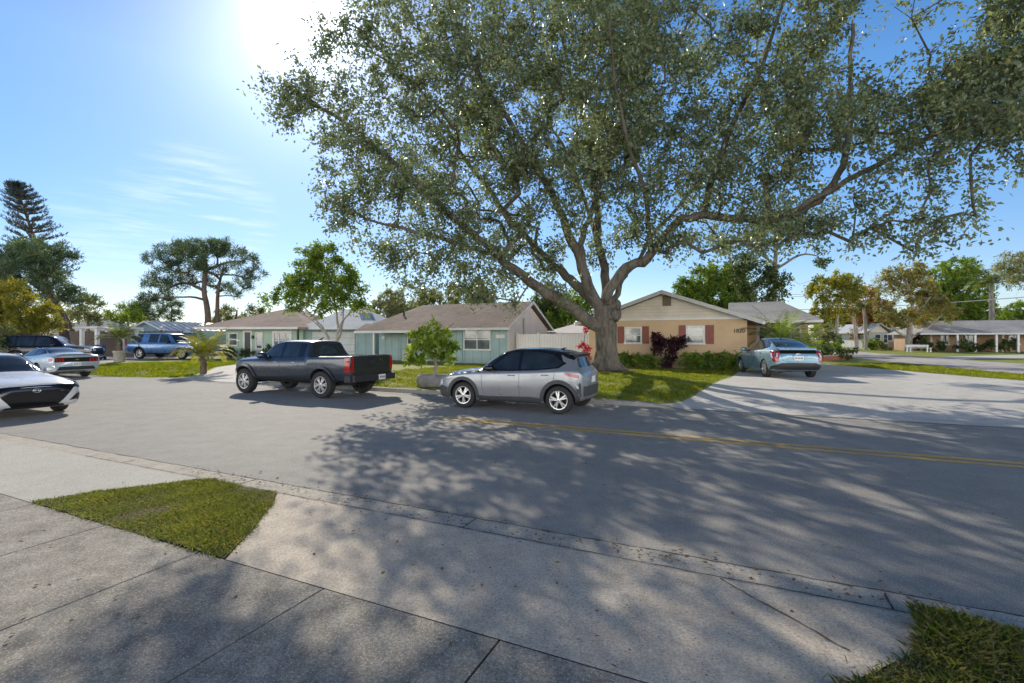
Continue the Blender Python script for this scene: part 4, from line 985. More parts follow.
for i in range(1, 4): z = -.1+2.15*i/4; mb.box(xg0, xg1, .285, .299, z-.02, z+.0)
mb.build('garage_door', M['garage'], A.root)
mb = MB(); xd0, xd1 = A.x(245), A.x(250.8); mb.box(xd0, xd1, -.04, -.002, -.05, 2.03); d_ = mb.build('door', M['door_dark'], A.root)
mb = MB(); mb.box(xd0-.14, xd0-.003, -.06, -.002, -.05, 2.2); mb.box(xd1+.003, xd1+.14, -.06, -.002, -.05, 2.2); mb.box(xd0-.003, xd1+.003, -.06, -.002, 2.035, 2.2); mb.build('door_frame', M['trim'], A.root)
A.window(A.x(256), A.x(263), .75, 2.05, 0, 1, 2, blind=.2); A.window(A.x(272.5), A.x(292), .62, 2.15, 0, 3, 2, fr=.16); A.window(A.x(229), A.x(238), 1.0, 2.0, 0, 1, 2)
mb = MB(); xs = A.x(253.3); mb.box(xs-.06, xs+.06, -.14, -.002, 1.55, 1.8); mb.build('wall_lamp', M['black'], A.root)
mb = MB(); xs = A.x(347.5); mb.box(xs-.42, xs+.42, 3.0, 3.8, 3.2, 4.35); mb.build('chimney', M['cream'], A.root)
mb = MB(); xs = A.x(301); mb.box(xs-.06, xs+.06, -.5, -.38, -.1, 2.25); mb.build('porch_post', M['black'], A.root)

# ---- powder blue house with metal roof
D = House('cottage', 'powder blue cottage with striped metal roof behind the blue sport utility', (-32.2, 45.5, .2), rad(-14))
D.wall(M['blue'], D.x(131.5), 0, 0, 10, -.2, 2.3); D.wall(M['green'], .003, D.x(192), 3.0, 10, -.2, 2.3, 'side_wall')
xl = D.x(131.5); xm = xl/2; slp = .40; rz = 2.3+slp*(-xm)+.1
mb = MB(); mb.slab([(xl, -.02, 2.3), (0, -.02, 2.3), (xm, -.02, 2.3+slp*(-xm)-.02)], .05, (0, 1, 0)); mb.build('gable', M['blue'], D.root, fix=True)
D.slabs('roof', M['roofmetal'], [[(xm, -.4, rz), (.45, -.4, rz-slp*(.45-xm)), (.45, 10.3, rz-slp*(.45-xm)), (xm, 10.3, rz)], [(xl-.45, -.4, rz-slp*(.45-xm)), (xm, -.4, rz), (xm, 10.3, rz), (xl-.45, 10.3, rz-slp*(.45-xm))]], .1)
mb = MB()
for i in range(16):
    y = -.35+i*.66; mb.slab([(xm, y, rz+.035), (.45, y, rz+.035-slp*(.45-xm)), (.45, y+.2, rz+.035-slp*(.45-xm)), (xm, y+.2, rz+.035)], .034)
mb.build('roof_seams', M['fascia_grey'], D.root, fix=True)
D.window(D.x(143), D.x(156), 1.1, 1.95, 0, 2, 1); D.window(D.x(180, 3.0), D.x(187, 3.0), 1.0, 1.9, 3.0, 1, 1)
mb = MB(); mb.slab([(xm, -.43, rz+.02), (.45, -.43, rz+.02-slp*(.45-xm)), (.45, -.43, rz-.14-slp*(.45-xm)), (xm, -.43, rz-.14)], .025, (0, 1, 0)); mb.slab([(xm, -.43, rz+.02), (xl-.45, -.43, rz+.02-slp*(.45-xm)), (xl-.45, -.43, rz-.14-slp*(.45-xm)), (xm, -.43, rz-.14)], .025, (0, 1, 0)); mb.build('fascia', M['trim'], D.root, fix=True)
# ---- brick house peeping out beside it
E = House('brick_house', 'orange brick house with grey hip roof past the potted palm', (-43, 56, .2), rad(-8))
E.wall(M['brick'], E.x(119), E.x(137), 0, 6, -.2, 2.3); hip_roof(E, 'roof', M['shing_white'], E.x(117), E.x(140), -.6, 6.6, 2.3, 1.4, 2.4, 1.5, .14)
mb = MB(); mb.box(E.x(128), E.x(131), -.05, -.002, 0, 2); mb.build('door', M['door_dark'], E.root)
# ---- dark fence, carport frame at the far left
Fd = empty('wooden_fence', (-38.5, 45.0, .2), rad(-14), 'weathered dark board fence behind the white carport', 'fence')
for i in range(6):
    mb = MB(); mb.box(-4+i*2.4, -4+i*2.4+2.26, -.02, .02, -.1, 2.2); mb.build('fence_panel', M['fence_d'], Fd)
    mb = MB(); mb.box(-4.12+i*2.4, -4.01+i*2.4, -.06, .06, -.1, 2.3); mb.build('fence_post', M['fence_d'], Fd)
cp = at(82, 345, 37); CPt = empty('carport', (cp.x, 37, .2), rad(-14), 'white posted carport beside the potted palm', 'carport')
for x, y in ((0, 0), (1.5, 0), (0, 3), (1.5, 3)):
    mb = MB(); mb.box(x-.11, x+.11, y-.11, y+.11, -.1, 2.3); mb.build('post', M['white'], CPt)
mb = MB(); mb.box(-.6, 1.8, -.25, 3.3, 2.305, 2.46); mb.build('roof', M['trim'], CPt)
G = House('house', 'low grey-roofed house behind the dark fence', (-46, 53, .2), rad(-10))
gx0, gx1 = G.x(52), G.x(94); G.wall(M['whitewall'], gx0, gx1, 0, 5, -.2, 2.4); hip_roof(G, 'roof', M['shing_white'], gx0-.6, gx1+.6, -.6, 5.6, 2.4, 1.3, 2, 2, .14)
G.window(gx1-2, gx1-.6, .9, 2, 0, 2, 1)

# ---- far right: house with long carport, white-gabled house, low white building
H_ = House('ranch_house', 'long low peach house with grey roof and posted carport across the side street', (at(908, 340, 56).x, 56, .3), rad(-18))
x9 = H_.x(1090)
H_.wall(M['peach'], H_.x(911), x9, 0, 4.5, -.2, 2.2)
hip_roof(H_, 'roof', M['shing_grey'], H_.x(911)-.5, x9+.6, -3.2, 5.2, 2.02, 1.45, 2.6, 4, .14, ry=1.2)
mb = MB(); mb.box(H_.x(911)-.4, x9+.6, -3.27, -3.20, 1.86, 2.03); mb.build('fascia', M['trim'], H_.root)
for u, y in ((957.3, -3.0), (975, -3.0), (996.3, -3.0), (1002.5, -1.2), (1018, -3.0), (1046, -3.0)):
    x = H_.x(u, y); mb = MB(); mb.box(x-.09, x+.09, y-.09, y+.09, -.1, 1.9); mb.build('carport_post', M['white'], H_.root)
for u0, u1 in ((940, 949), (962, 974), (1008, 1020)): H_.window(H_.x(u0), H_.x(u1), .75, 1.85, 0, 2, 1)
mb = MB(); mb.box(H_.x(930), H_.x(932), -.1, -.0, -.1, 2.0); mb.build('pilaster', M['trim'], H_.root)
mb = MB(); mb.lathe([(.12, 0), (.12, .25), (.16, .26), (.001, .34)], 10, (H_.x(973, 1), 1.0, 3.1)); mb.build('roof_vent', M['fascia_grey'], H_.root, fix=True)
I_ = House('cottage', 'white-gabled cottage with dark window band behind the spreading grey tree', (at(869, 340, 66).x, 66, .3), rad(-4))
xw = I_.x(888); I_.wall(M['whitewall'], 0, xw, 0, 8, -.2, 2.3); I_.wall(M['peach'], xw+.003, I_.x(912), .6, 8, -.2, 1.0, 'low_wall'); I_.wall(M['trim'], xw+.003, I_.x(912), .7, 8, 1.003, 2.2, 'sun_room')
mb = MB(); mb.slab([(0, -.01, 2.3), (xw, -.01, 2.3), (xw/2, -.01, 3.3)], .05, (0, 1, 0)); mb.build('gable', M['cream'], I_.root, fix=True)
I_.slabs('roof', M['shing_white'], [[(xw/2, -.5, 3.5), (xw+.7, -.5, 2.25), (xw+.7, 9, 2.25), (xw/2, 9, 3.5)], [(-.7, -.5, 2.25), (xw/2, -.5, 3.5), (xw/2, 9, 3.5), (-.7, 9, 2.25)], [(xw+.3, .2, 2.23), (I_.x(914), .2, 2.23), (I_.x(914), 5, 3.3), (xw+.3, 5, 3.3)]], .12)
for u0, u1 in ((889.5, 896), (898, 906)): I_.window(I_.x(u0), I_.x(u1), 1.1, 2.1, .7, 1, 1)
I_.window(.7, 1.5, .8, 2.0, 0, 1, 2); I_.window(1.8, 2.4, .8, 2.0, 0, 1, 2)
J = House('outbuilding', 'low flat white building beyond the bare palm trunk', (at(838, 340, 78).x, 78, .3), rad(-4), 'building')
J.wall(M['whitewall'], 0, J.x(869), 0, 6, -.2, 2.5); J.wall(M['trim'], -.3, J.x(869)+.3, -.4, 6.3, 2.503, 2.75, 'roof'); J.window(J.x(855), J.x(862), .9, 1.9, 0, 2, 1); J.window(J.x(843), J.x(847), .9, 1.9, 0, 1, 1)
# ================================================================ vegetation
rng = np.random.default_rng(11)
def reseed(label):
    global rng
    rng = np.random.default_rng(sum((i+1)*ord(c) for i, c in enumerate(label)))
def unit(a): return a/np.maximum(1e-9, np.linalg.norm(a, axis=-1, keepdims=True))
def rdir(n): return unit(rng.normal(size=(n, 3)))

def leaf_mesh(pos, ldir, nrm, length, width, tint, dead, fold=.18):
    """one folded four-cornered blade per row"""
    n = len(pos); side = unit(np.cross(ldir, nrm)); nn = np.cross(side, ldir)
    L_ = length[:, None]; W_ = width[:, None]
    v = np.empty((n, 4, 3), np.float32)
    v[:, 0] = pos; v[:, 1] = pos+ldir*L_*.45+side*W_*.5+nn*W_*fold; v[:, 2] = pos+ldir*L_; v[:, 3] = pos+ldir*L_*.45-side*W_*.5+nn*W_*fold
    return v.reshape(-1, 3), np.repeat(np.stack([tint, dead], 1), 4, axis=0)
def quads_obj(name, verts, tints, mat, parent=None, k=4):
    n = len(verts)//k; me = bpy.data.meshes.new(name)
    me.vertices.add(len(verts)); me.vertices.foreach_set('co', verts.astype(np.float32).ravel())
    me.loops.add(n*k); me.loops.foreach_set('vertex_index', np.arange(n*k, dtype=np.int32))
    me.polygons.add(n); me.polygons.foreach_set('loop_start', np.arange(0, n*k, k, dtype=np.int32)); me.polygons.foreach_set('loop_total', np.full(n, k, np.int32))
    ca = me.color_attributes.new('tint', 'FLOAT_COLOR', 'POINT')
    col = np.zeros((len(verts), 4), np.float32); col[:, :2] = np.clip(tints, 0, 1); col[:, 3] = 1
    ca.data.foreach_set('color', col.ravel()); me.update(calc_edges=True); me.validate()
    return link_mesh(name, me, mat, parent)

def sprays(centers, crad, K, m, ll, lw, ccen, out=.6, up=.25, droop=.25, dead=.03, tvar=.5, jit=.10, needle=False, tone=None):
    """leaves set along short twigs that leave every cluster centre"""
    n = len(centers)
    d = rdir(n*K).reshape(n, K, 3)
    o = unit(centers-ccen)[:, None, :]
    d = unit(d+o*out+np.array([0, 0, up]))
    t = rng.uniform(.08, 1, (n, K, m, 1)); rr = (crad[:, None]*rng.uniform(.55, 1.1, (n, K)))[:, :, None, None]
    p = centers[:, None, None, :]+d[:, :, None, :]*t*rr+rng.normal(size=(n, K, m, 3))*(jit if np.isscalar(jit) else jit)
    p[..., 2] -= (t[..., 0]**2)*rr[..., 0]*droop*.5
    N_ = n*K*m; ld = np.repeat(d.reshape(-1, 3), m, 0)
    if needle: ld = unit(ld*.75+rdir(N_)*.85+np.array([0, 0, .25]))
    else: ld = unit(ld*.5+rdir(N_)*.9-np.array([0, 0, .25]))
    nr = unit(rdir(N_)+np.array([0, 0, .7]))
    ct = rng.normal(size=(n, 1, 1))*.16 if tone is None else tone[:, None, None]
    tt = np.broadcast_to(.42+ct+rng.normal(size=(n, K, 1))*.08, (n, K, m)).ravel()+rng.normal(size=N_)*.16*tvar*2
    dd = (rng.random(N_) < dead)*rng.uniform(.4, 1, N_)
    return leaf_mesh(p.reshape(-1, 3), ld, nr, ll*rng.uniform(.65, 1.25, N_), lw*rng.uniform(.7, 1.2, N_), tt, dd)

class Skel:
    def __init__(s): s.p = []; s.par = []; s.r = []; s.cnt = []
    def node(s, p, par, r=0.0): s.p.append(Vector(p)); s.par.append(par); s.r.append(r); return len(s.p)-1
    def limb(s, pts, r0, r1, par=-1, sub=4, jit=.0):
        """smooth limb through pts, first point may be an existing node"""
        P_ = [Vector(p) for p in pts]; n = len(P_); ids = []
        if par >= 0: P_ = [s.p[par]]+P_; n += 1
        for i in range(n-1):
            a, b, c, d = P_[max(i-1, 0)], P_[i], P_[i+1], P_[min(i+2, n-1)]
            for j in range(sub):
                if i == 0 and j == 0 and par >= 0: continue
                t = j/sub
                q = .5*((2*b)+(c-a)*t+(2*a-5*b+4*c-d)*t*t+(3*b-a-3*c+d)*t**3)
                if jit: q = q+Vector(rng.normal(size=3))*jit
                f = (i+t)/(n-1); par = s.node(q, par, r0+(r1-r0)*f); ids.append(par)
        par = s.node(P_[-1], par, r1); ids.append(par); return ids
    def grow(s, targets, step=.7, sag=.15, jit=.08, start=0, wood=1.0):
        root = s.p[start]; order = sorted(range(len(targets)), key=lambda i: (Vector(targets[i])-root).length)
        arr = np.array([tuple(p) for p in s.p]); ends = []
        buf = np.zeros((len(arr)+len(targets)*40, 3)); buf[:len(arr)] = arr; m = len(arr)
        for i in order:
            T_ = np.array(targets[i]); d = np.linalg.norm(buf[start:m]-T_, axis=1)
            up = np.maximum(0, buf[start:m, 2]-T_[2])*.5
            j = int(np.argmin(d+up))+start; a = s.p[j]; b = Vector(targets[i]); k = min(12, max(1, int(d[j-start]/step))); par = j
            side = Vector(rng.normal(size=3))*(b-a).length*.10
            for q in range(1, k+1):
                t = q/k; c = a.lerp(b, t)+side*math.sin(math.pi*t)+Vector((0, 0, sag*(b-a).length*math.sin(math.pi*t)*.5))
                if q < k: c = c+Vector(rng.normal(size=3))*jit
                par = s.node(c, par, 0.0); buf[m] = c; m += 1
            ends.append(par)
        return ends
    def finish(s, name, mat, parent, tip=.014, pw=.46, wood=1.0, minr=0.0, skip=0.0):
        n = len(s.p); cnt = [0]*n; kids = [[] for _ in range(n)]
        for i in range(n):
            if s.par[i] >= 0: kids[s.par[i]].append(i)
        for i in range(n-1, -1, -1):
            c = cnt[i] if kids[i] else 1
            cnt[i] = max(1, c)
            if s.par[i] >= 0: cnt[s.par[i]] += cnt[i]
        r = [max(s.r[i], tip*cnt[i]**pw*wood) if s.r[i] == 0 else s.r[i] for i in range(n)]
        mb = MB(); stack = [(i, -1) for i in range(n) if s.par[i] < 0]
        while stack:
            i, pre = stack.pop(); pts = []; rs = []
            if pre >= 0: pts.append(s.p[pre]); rs.append(min(r[pre]*.75, r[i]*1.35))
            while True:
                pts.append(s.p[i]); rs.append(r[i])
                if not kids[i]: break
                ks = sorted(kids[i], key=lambda q: (r[q], cnt[q]), reverse=True)
                for q in ks[1:]: stack.append((q, i))
                i = ks[0]
            if len(pts) > 1 and max(rs) > minr: mb.tube(pts, rs, 12 if rs[0] > .2 else (8 if rs[0] > .07 else (5 if rs[0] > .025 else 3)), cap=False)
        return mb.build(name, mat, parent, True)

def lobe_points(lobes, dens, shell=.55, gaps=0.0, seed=0):
    P_ = []; Rr = []
    for c, r in lobes:
        rx, ry, rz = r if isinstance(r, tuple) else (r, r, r*.82)
        k = max(3, int(dens*(rx*ry*rz)**(.75)))
        d = rdir(k); q = shell+(1-shell)*rng.random((k, 1))**.8
        P_.append(np.array(c)+d*q*np.array([rx, ry, rz]))
    P_ = np.concatenate(P_)
    if gaps:
        ph = rng.uniform(0, 6, 6)
        f = np.sin(P_[:, 0]*1.1+ph[0])+np.sin(P_[:, 1]*.9+ph[1])+np.sin(P_[:, 2]*1.3+ph[2])+np.sin((P_[:, 0]+P_[:, 2])*.6+ph[3])
        P_ = P_[f > -2.0+gaps*2]
    return P_

LEAF = {
 'oak': foliage('oak_leaves', (.18, .225, .14), .46, .38, spec=.7, tcol=(1.35, 1.4, .9)), 'green': foliage('broad_leaves', (.175, .27, .052), .47),
 'lime': foliage('lime_leaves', (.21, .30, .05), .5), 'olive': foliage('olive_leaves', (.15, .18, .07), .38), 'yellow': foliage('yellowing_leaves', (.25, .26, .05), .52, tint2=(.46, .38, .06), dead=(.34, .18, .04)),
 'rust': foliage('rusty_leaves', (.32, .16, .06), .45, dead=(.30, .10, .03), tint2=(.24, .20, .06)), 'pine': foliage('pine_needles', (.095, .155, .095), .28), 'norfolk': foliage('blue_green_needles', (.05, .075, .08), .15),
 'grey': foliage('grey_green_leaves', (.24, .265, .15), .42, dead=(.28, .2, .12)), 'dark': foliage('dark_leaves', (.085, .13, .05), .35), 'purple': foliage('plum_leaves', (.035, .012, .02), .2, tint2=(.10, .02, .035)),
 'turf': foliage('turf_blades', (.17, .235, .05), .4, dead=(.34, .28, .16)),
 'mottle': foliage('mottled_leaves', (.22, .25, .10), .45, dead=(.34, .13, .045)),
 'red': foliage('scarlet_leaves', (.45, .03, .05), .35, tint2=(.6, .08, .10)), 'palm': foliage('palm_fronds', (.11, .16, .04), .3), 'palmgold': foliage('gold_fronds', (.21, .25, .04), .42, dead=(.34, .17, .06)), 'grass': foliage('grass_blades', (.215, .27, .03), .45, dead=(.32, .27, .13)),
}
BARK = {'oak': bark('oak_bark', (.105, .092, .077), (.20, .18, .15), 5), 'pale': bark('pale_bark', (.30, .27, .23), (.46, .42, .37), 6), 'brown': bark('brown_bark', (.11, .08, .06), (.2, .15, .12), 6), 'grey': bark('grey_bark', (.18, .16, .15), (.30, .28, .26), 6)}

# ---------------------------------------------------------------- the oak by the road
def oak():
    reseed('great oak')
    base = Vector((TREE.x, TREE.y, zl(TREE.x, TREE.y)-.05))
    root = empty('oak_tree', base, 0, 'huge spreading shade tree with thick forked grey trunk over the road', 'tree')
    S_ = Skel()
    def A_(u, v, Y): return at(u, v, Y)-base
    tr = S_.limb([Vector((0, 0, 0)), Vector((.0, 0, .25)), Vector((.02, 0, .8)), A_(606, 345, 20.7), A_(606, 326, 20.7)], .60, .50, -1, 3)
    for i, q in enumerate(tr): S_.r[q] = [.70, .63, .57, .52, .49, .465, .45, .44, .44, .445, .45, .455, .46][min(i, 12)]
    for k in range(8):
        a = k*.785+.3*math.sin(k*2.1); q = Vector((math.cos(a), math.sin(a), 0)); e_ = 1.05+.3*math.sin(k*1.7)
        S_.limb([q*.30+Vector((0, 0, .8)), q*.46+Vector((0, 0, .36)), q*.68*e_+Vector((0, 0, .12)), q*1.02*e_+Vector((0, 0, -.08))], .18, .06, -1, 3)
    f0 = tr[-1]; f1 = S_.limb([A_(601, 308, 20.6)], .40, .36, f0, 2)[-1]; f2 = S_.limb([A_(611, 309, 20.7)], .36, .30, f0, 2)[-1]
    J = .035
    lb = S_.limb([A_(577, 312, 20.4), A_(553, 297, 20.0), A_(530, 281, 19.6), A_(509, 265, 19.3), A_(486, 244, 19.0), A_(440, 205, 18.7), A_(390, 160, 18.6), A_(335, 115, 18.5), A_(285, 85, 18.5)], .28, .045, tr[-2], 4, J)
    S_.limb([A_(430, 235, 18.8), A_(380, 222, 18.8), A_(325, 200, 18.8)], .09, .03, lb[17], 4, J)
    l2 = S_.limb([A_(580, 288, 21.2), A_(562, 271, 21.8), A_(544, 256, 22.3), A_(500, 205, 23), A_(460, 150, 23.4), A_(420, 90, 23.4)], .25, .05, f1, 4, J)
    l3 = S_.limb([A_(590, 292, 20.3), A_(580, 259, 20.0), A_(568, 233, 19.8), A_(558, 205, 19.5), A_(520, 140, 19.2), A_(470, 55, 19.2), A_(440, -20, 19.2)], .27, .05, f1, 4, J)
    S_.limb([A_(582, 240, 19.8), A_(588, 221, 19.5), A_(602, 180, 19.2), A_(625, 110, 19), A_(645, 30, 18.6), A_(660, -50, 18.4)], .15, .04, l3[6], 4, J)
    l4 = S_.limb([A_(606, 297, 21.2), A_(604, 268, 21.6), A_(598, 239, 22), A_(596, 200, 22.4), A_(585, 120, 23), A_(560, 30, 23.3), A_(550, -50, 23.5)], .24, .05, f1, 4, J)
    S_.limb([A_(570, 160, 26), A_(540, 110, 28)], .12, .04, l4[10], 4, J)
    rt = S_.limb([A_(609, 290, 20.2), A_(626, 268, 20), A_(647, 259, 19.5), A_(663, 238, 19.1), A_(690, 216, 18.7), A_(747, 219, 18), A_(791, 215, 17.3), A_(826, 193, 16.7), A_(840, 171, 16.3)], .22, .10, f2, 4, J)
    S_.limb([A_(848, 150, 16), A_(850, 90, 16), A_(853, 24, 16)], .12, .05, rt[-1], 4, .03)
    S_.limb([A_(800, 207, 17.0), A_(865, 172, 16), A_(905, 149, 15.3), A_(949, 127, 14.7), A_(1024, 110, 13.7), A_(1110, 80, 13)], .11, .05, rt[-10], 4, J)
    up = S_.limb([A_(722, 150, 18.2), A_(760, 70, 17.6), A_(790, -20, 17)], .14, .04, rt[20], 4, J)
    S_.limb([A_(645, 190, 18.4), A_(620, 110, 16.8), A_(610, 10, 15.5)], .11, .03, rt[12], 4, J)
    S_.limb([A_(616, 297, 20.9), A_(623, 279, 21.2), A_(632, 268, 21.5), A_(670, 215, 23.5), A_(720, 160, 25.5), A_(770, 120, 27)], .15, .04, f2, 4, J)
    lob = [(290, 92, 18.5, 1.3), (330, 112, 18.5, 1.9), (350, 50, 19, 1.5), (335, 200, 18.8, 1.0), (375, 170, 19, 2.2), (405, 50, 19.5, 2.6), (395, 240, 19.5, 1.3), (440, 225, 20, 1.9), (440, 125, 20, 2.8), (470, 15, 20, 2.9), (490, 175, 21, 2.6),
        (515, 90, 21, 2.9), (545, 20, 21, 2.9), (565, 140, 20.5, 2.6), (600, 60, 21, 3.0), (615, 165, 20, 2.0), (652, 120, 19, 2.4), (655, 25, 19.5, 2.7), (520, 232, 21, 1.5), (465, 262, 20.5, 1.0), (410, 272, 19.6, .7), (350, 232, 19, .6), (490, 285, 20, .6), (520, 300, 19.5, .45),
        (705, 165, 18.4, 2.1), (735, 75, 17.8, 2.2), (762, 125, 17.5, 2.2), (785, 190, 17.4, 1.5), (790, 20, 17, 2.0), (825, 100, 16.8, 2.2), (850, 30, 16.5, 2.0), (900, 100, 15.8, 2.0), (905, 30, 15.5, 2.0), (955, 65, 15, 2.1), (1000, 120, 14.4, 1.5), (940, 175, 14.8, 1.1),
        (935, 215, 14.6, .6), (925, 243, 14.5, .42), (965, 215, 14.5, .35), (870, 205, 15.6, .9), (820, 225, 16.8, .8), (1010, 40, 14.4, 1.9), (1085, 100, 13.4, 1.9), (1080, 20, 13.6, 2.2), (670, 235, 19, .8), (725, 238, 18.4, .75), (760, 235, 18, .6), (640, 220, 19.3, .9), (1015, 165, 13.9, .5),
        (430, 262, 19.5, 1.1), (385, 258, 19.3, .8), (460, 283, 20, .8), (500, 276, 20, 1.0), (545, 266, 20.8, .9), (350, 215, 18.9, 1.0), (650, 222, 19, 1.0), (690, 240, 18.5, .9), (740, 236, 18, .9), (790, 230, 17.2, 1.0), (835, 232, 16.5, .8), (880, 222, 15.6, .9), (940, 225, 14.7, .8), (665, 250, 19.4, .6), (600, 252, 20.6, .6), (628, 244, 19.6, .7), (562, 288, 19.6, .5), (412, 284, 19.4, .7), (478, 297, 19.6, .55), (640, 200, 18.6, .9), (580, 190, 18.8, .9), (530, 215, 18.6, .9), (600, 150, 18.2, 1.1),
        (510, 262, 18.3, .8), (484, 244, 18, 1.1), (450, 212, 17.7, 1.3), (410, 178, 17.6, 1.3), (370, 140, 17.6, 1.1), (566, 212, 18.5, 1.0), (546, 178, 18.3, 1.2), (520, 140, 18, 1.4), (492, 90, 18, 1.4), (470, 50, 18, 1.4), (700, 210, 17.6, .8), (732, 203, 17, 1.0), (765, 208, 16.7, .8), (880, 163, 15, .9), (920, 142, 14.4, 1.0), (960, 123, 13.8, 1.0), (1005, 112, 13.1, 1.0), (620, 125, 17.8, 1.4), (650, 185, 18, 1.2), (602, 200, 18.9, .9), (690, 185, 17.8, 1.2), (848, 120, 15.2, 1.1), (640, 60, 17.6, 1.4), (560, 252, 20.8, .9), (600, 235, 21, .8),
        (720, 235, 24, 1.1), (770, 222, 24, 1.4), (812, 212, 23, 1.4), (960, 30, 15, 1.8), (990, 80, 14.5, 1.7), (930, 70, 15.5, 1.7),
        (480, 130, 26, 1.8), (560, 95, 27.5, 2.0), (640, 125, 27.5, 2.0), (725, 150, 26, 1.8), (430, 190, 25, 1.4), (790, 130, 25, 1.6), (700, 60, 26, 1.7), (600, -40, 22, 3.2), (480, -70, 20, 3.0), (690, -60, 19, 2.8), (820, -70, 16.5, 2.6), (930, -60, 15, 2.4), (620, 40, 16, 2.0), (560, -70, 25, 3), (395, -20, 20, 2.0)]
    lobes = [(tuple(A_(u, v, Y)), (r, r*1.05, r*.85)) for u, v, Y, r in lob]
    T_ = lobe_points(lobes, 12.0, .3, .05)
    ends = S_.grow(T_, .8, .12, .07, start=tr[-1])
    S_.finish('trunk', BARK['oak'], root, tip=.010, pw=.5)
    ctr = np.array(A_(640, 150, 20)); n = len(T_)
    tone = rng.normal(size=n)*.10+(T_[:, 2]-8)*.012
    v, t = sprays(T_, rng.uniform(.55, .95, n), 7, 9, .165, .085, ctr, .35, .12, .45, .025, .5, .07, tone=tone)
    crown = quads_obj('crown', v, t, LEAF['oak'], root)
    print('oak clusters', n, 'leaves', len(v)//4)
    # knots and burls where old limbs came off
    mb = MB()
    for (dx, dy, z, r) in ((.36, -.20, 2.35, .24), (.12, -.36, 2.0, .15), (.42, -.05, 2.75, .2)):
        vs = []; fs = []; n1, n2 = 6, 10
        for i in range(n1+1):
            for j in range(n2):
                th = math.pi*i/n1; ph = 2*math.pi*j/n2; q = r*(1+.10*math.sin(3*ph+2*th))
                vs.append((dx+q*math.sin(th)*math.cos(ph), dy+q*math.sin(th)*math.sin(ph), z+q*math.cos(th)*1.25))
        for i in range(n1):
            for j in range(n2): fs.append((i*n2+j, i*n2+(j+1) % n2, (i+1)*n2+(j+1) % n2, (i+1)*n2+j))
        mb.add(vs, fs)
    mb.build('burl', BARK['oak'], root, True)
oak()

# ---------------------------------------------------------------- generic trees
def tree(name, label, base, trunks, lobes, leaf, barkn, dens=9, K=7, m=10, ll=.2, lw=.1, cr=(.5, .9), gaps=.2, out=.5, up=.2, dead=.02, needle=False, tip=.012, sag=.12, shell=.45, jit=.08, step=.8, tonez=.02, group=None, wood=1.0, droop=.3):
    """base world point; trunks = limbs in world points; lobes = (point, radius)"""
    reseed(label); base = Vector(base); root = empty(name, base, 0, label, 'tree', group)
    S_ = Skel(); first = 0
    for pts, r0, r1, par in trunks:
        S_.limb([Vector(p)-base for p in pts], r0, r1, par, 4, .02)
    lb = [(tuple(Vector(c)-base), r) for c, r in lobes]
    T_ = lobe_points(lb, dens, shell, gaps)
    n0 = len(S_.p); S_.grow(T_, step, sag, .06, start=int(n0*.35))
    S_.finish('trunk', BARK[barkn], root, tip=tip, wood=wood)
    c = T_.mean(0); c[2] -= 1
    v, t = sprays(T_, rng.uniform(cr[0], cr[1], len(T_)), K, m, ll, lw, c, out, up, droop, dead, .5, jit, needle, rng.normal(size=len(T_))*.12+(T_[:, 2]-T_[:, 2].mean())*tonez)
    quads_obj('crown', v, t, LEAF[leaf], root); return root
def bz(u, Y): x = (u-UC)/F*Y; return Vector((x, Y, zl(x, Y)-.05))
def L_(Y, *rows): return [(at(u, v, Y+dy), r) for u, v, dy, r in rows]

# umbrella pine over the mint house, two stems
Y = 62; b = bz(207, Y)
tree('pine_tree', 'flat-topped dark pine with bare double stem rising behind the mint house', b,
     [([b, at(208, 315, Y), at(204, 290, Y), at(206, 265, Y), at(202, 252, Y)], .42, .16, -1), ([bz(217, Y), at(217, 310, Y), at(219, 285, Y), at(224, 268, Y)], .3, .12, -1), ([at(206, 292, Y), at(185, 283, Y), at(165, 290, Y)], .22, .08, -1), ([at(205, 300, Y), at(190, 297, Y-1), at(155, 298, Y)], .16, .07, -1), ([at(206, 270, Y), at(230, 262, Y), at(245, 262, Y)], .2, .08, -1)],
     [(c, (r*1.25, r*1.25, r*.62)) for c, r in L_(Y, (160, 262, 0, 1.7), (175, 252, 2, 1.9), (190, 249, -2, 1.8), (207, 248, 0, 2.1), (225, 250, 2, 1.9), (243, 262, 0, 1.8), (252, 275, -1, 1.2), (165, 277, -2, 1.6), (185, 268, 2, 1.9), (205, 264, -2, 1.8), (228, 268, -2, 1.9), (152, 284, 1, 1.1), (175, 290, 0, 1.3), (240, 284, 1, 1.3), (150, 298, 0, 1.2), (200, 281, 3, 1.3), (222, 288, 2, 1.0), (232, 294, -1, .9), (163, 298, 1, 1.2))],
     'pine', 'brown', dens=9, K=9, m=7, ll=.5, lw=.07, cr=(.4, .75), gaps=.3, needle=True, up=.4, tip=.03, jit=.12)
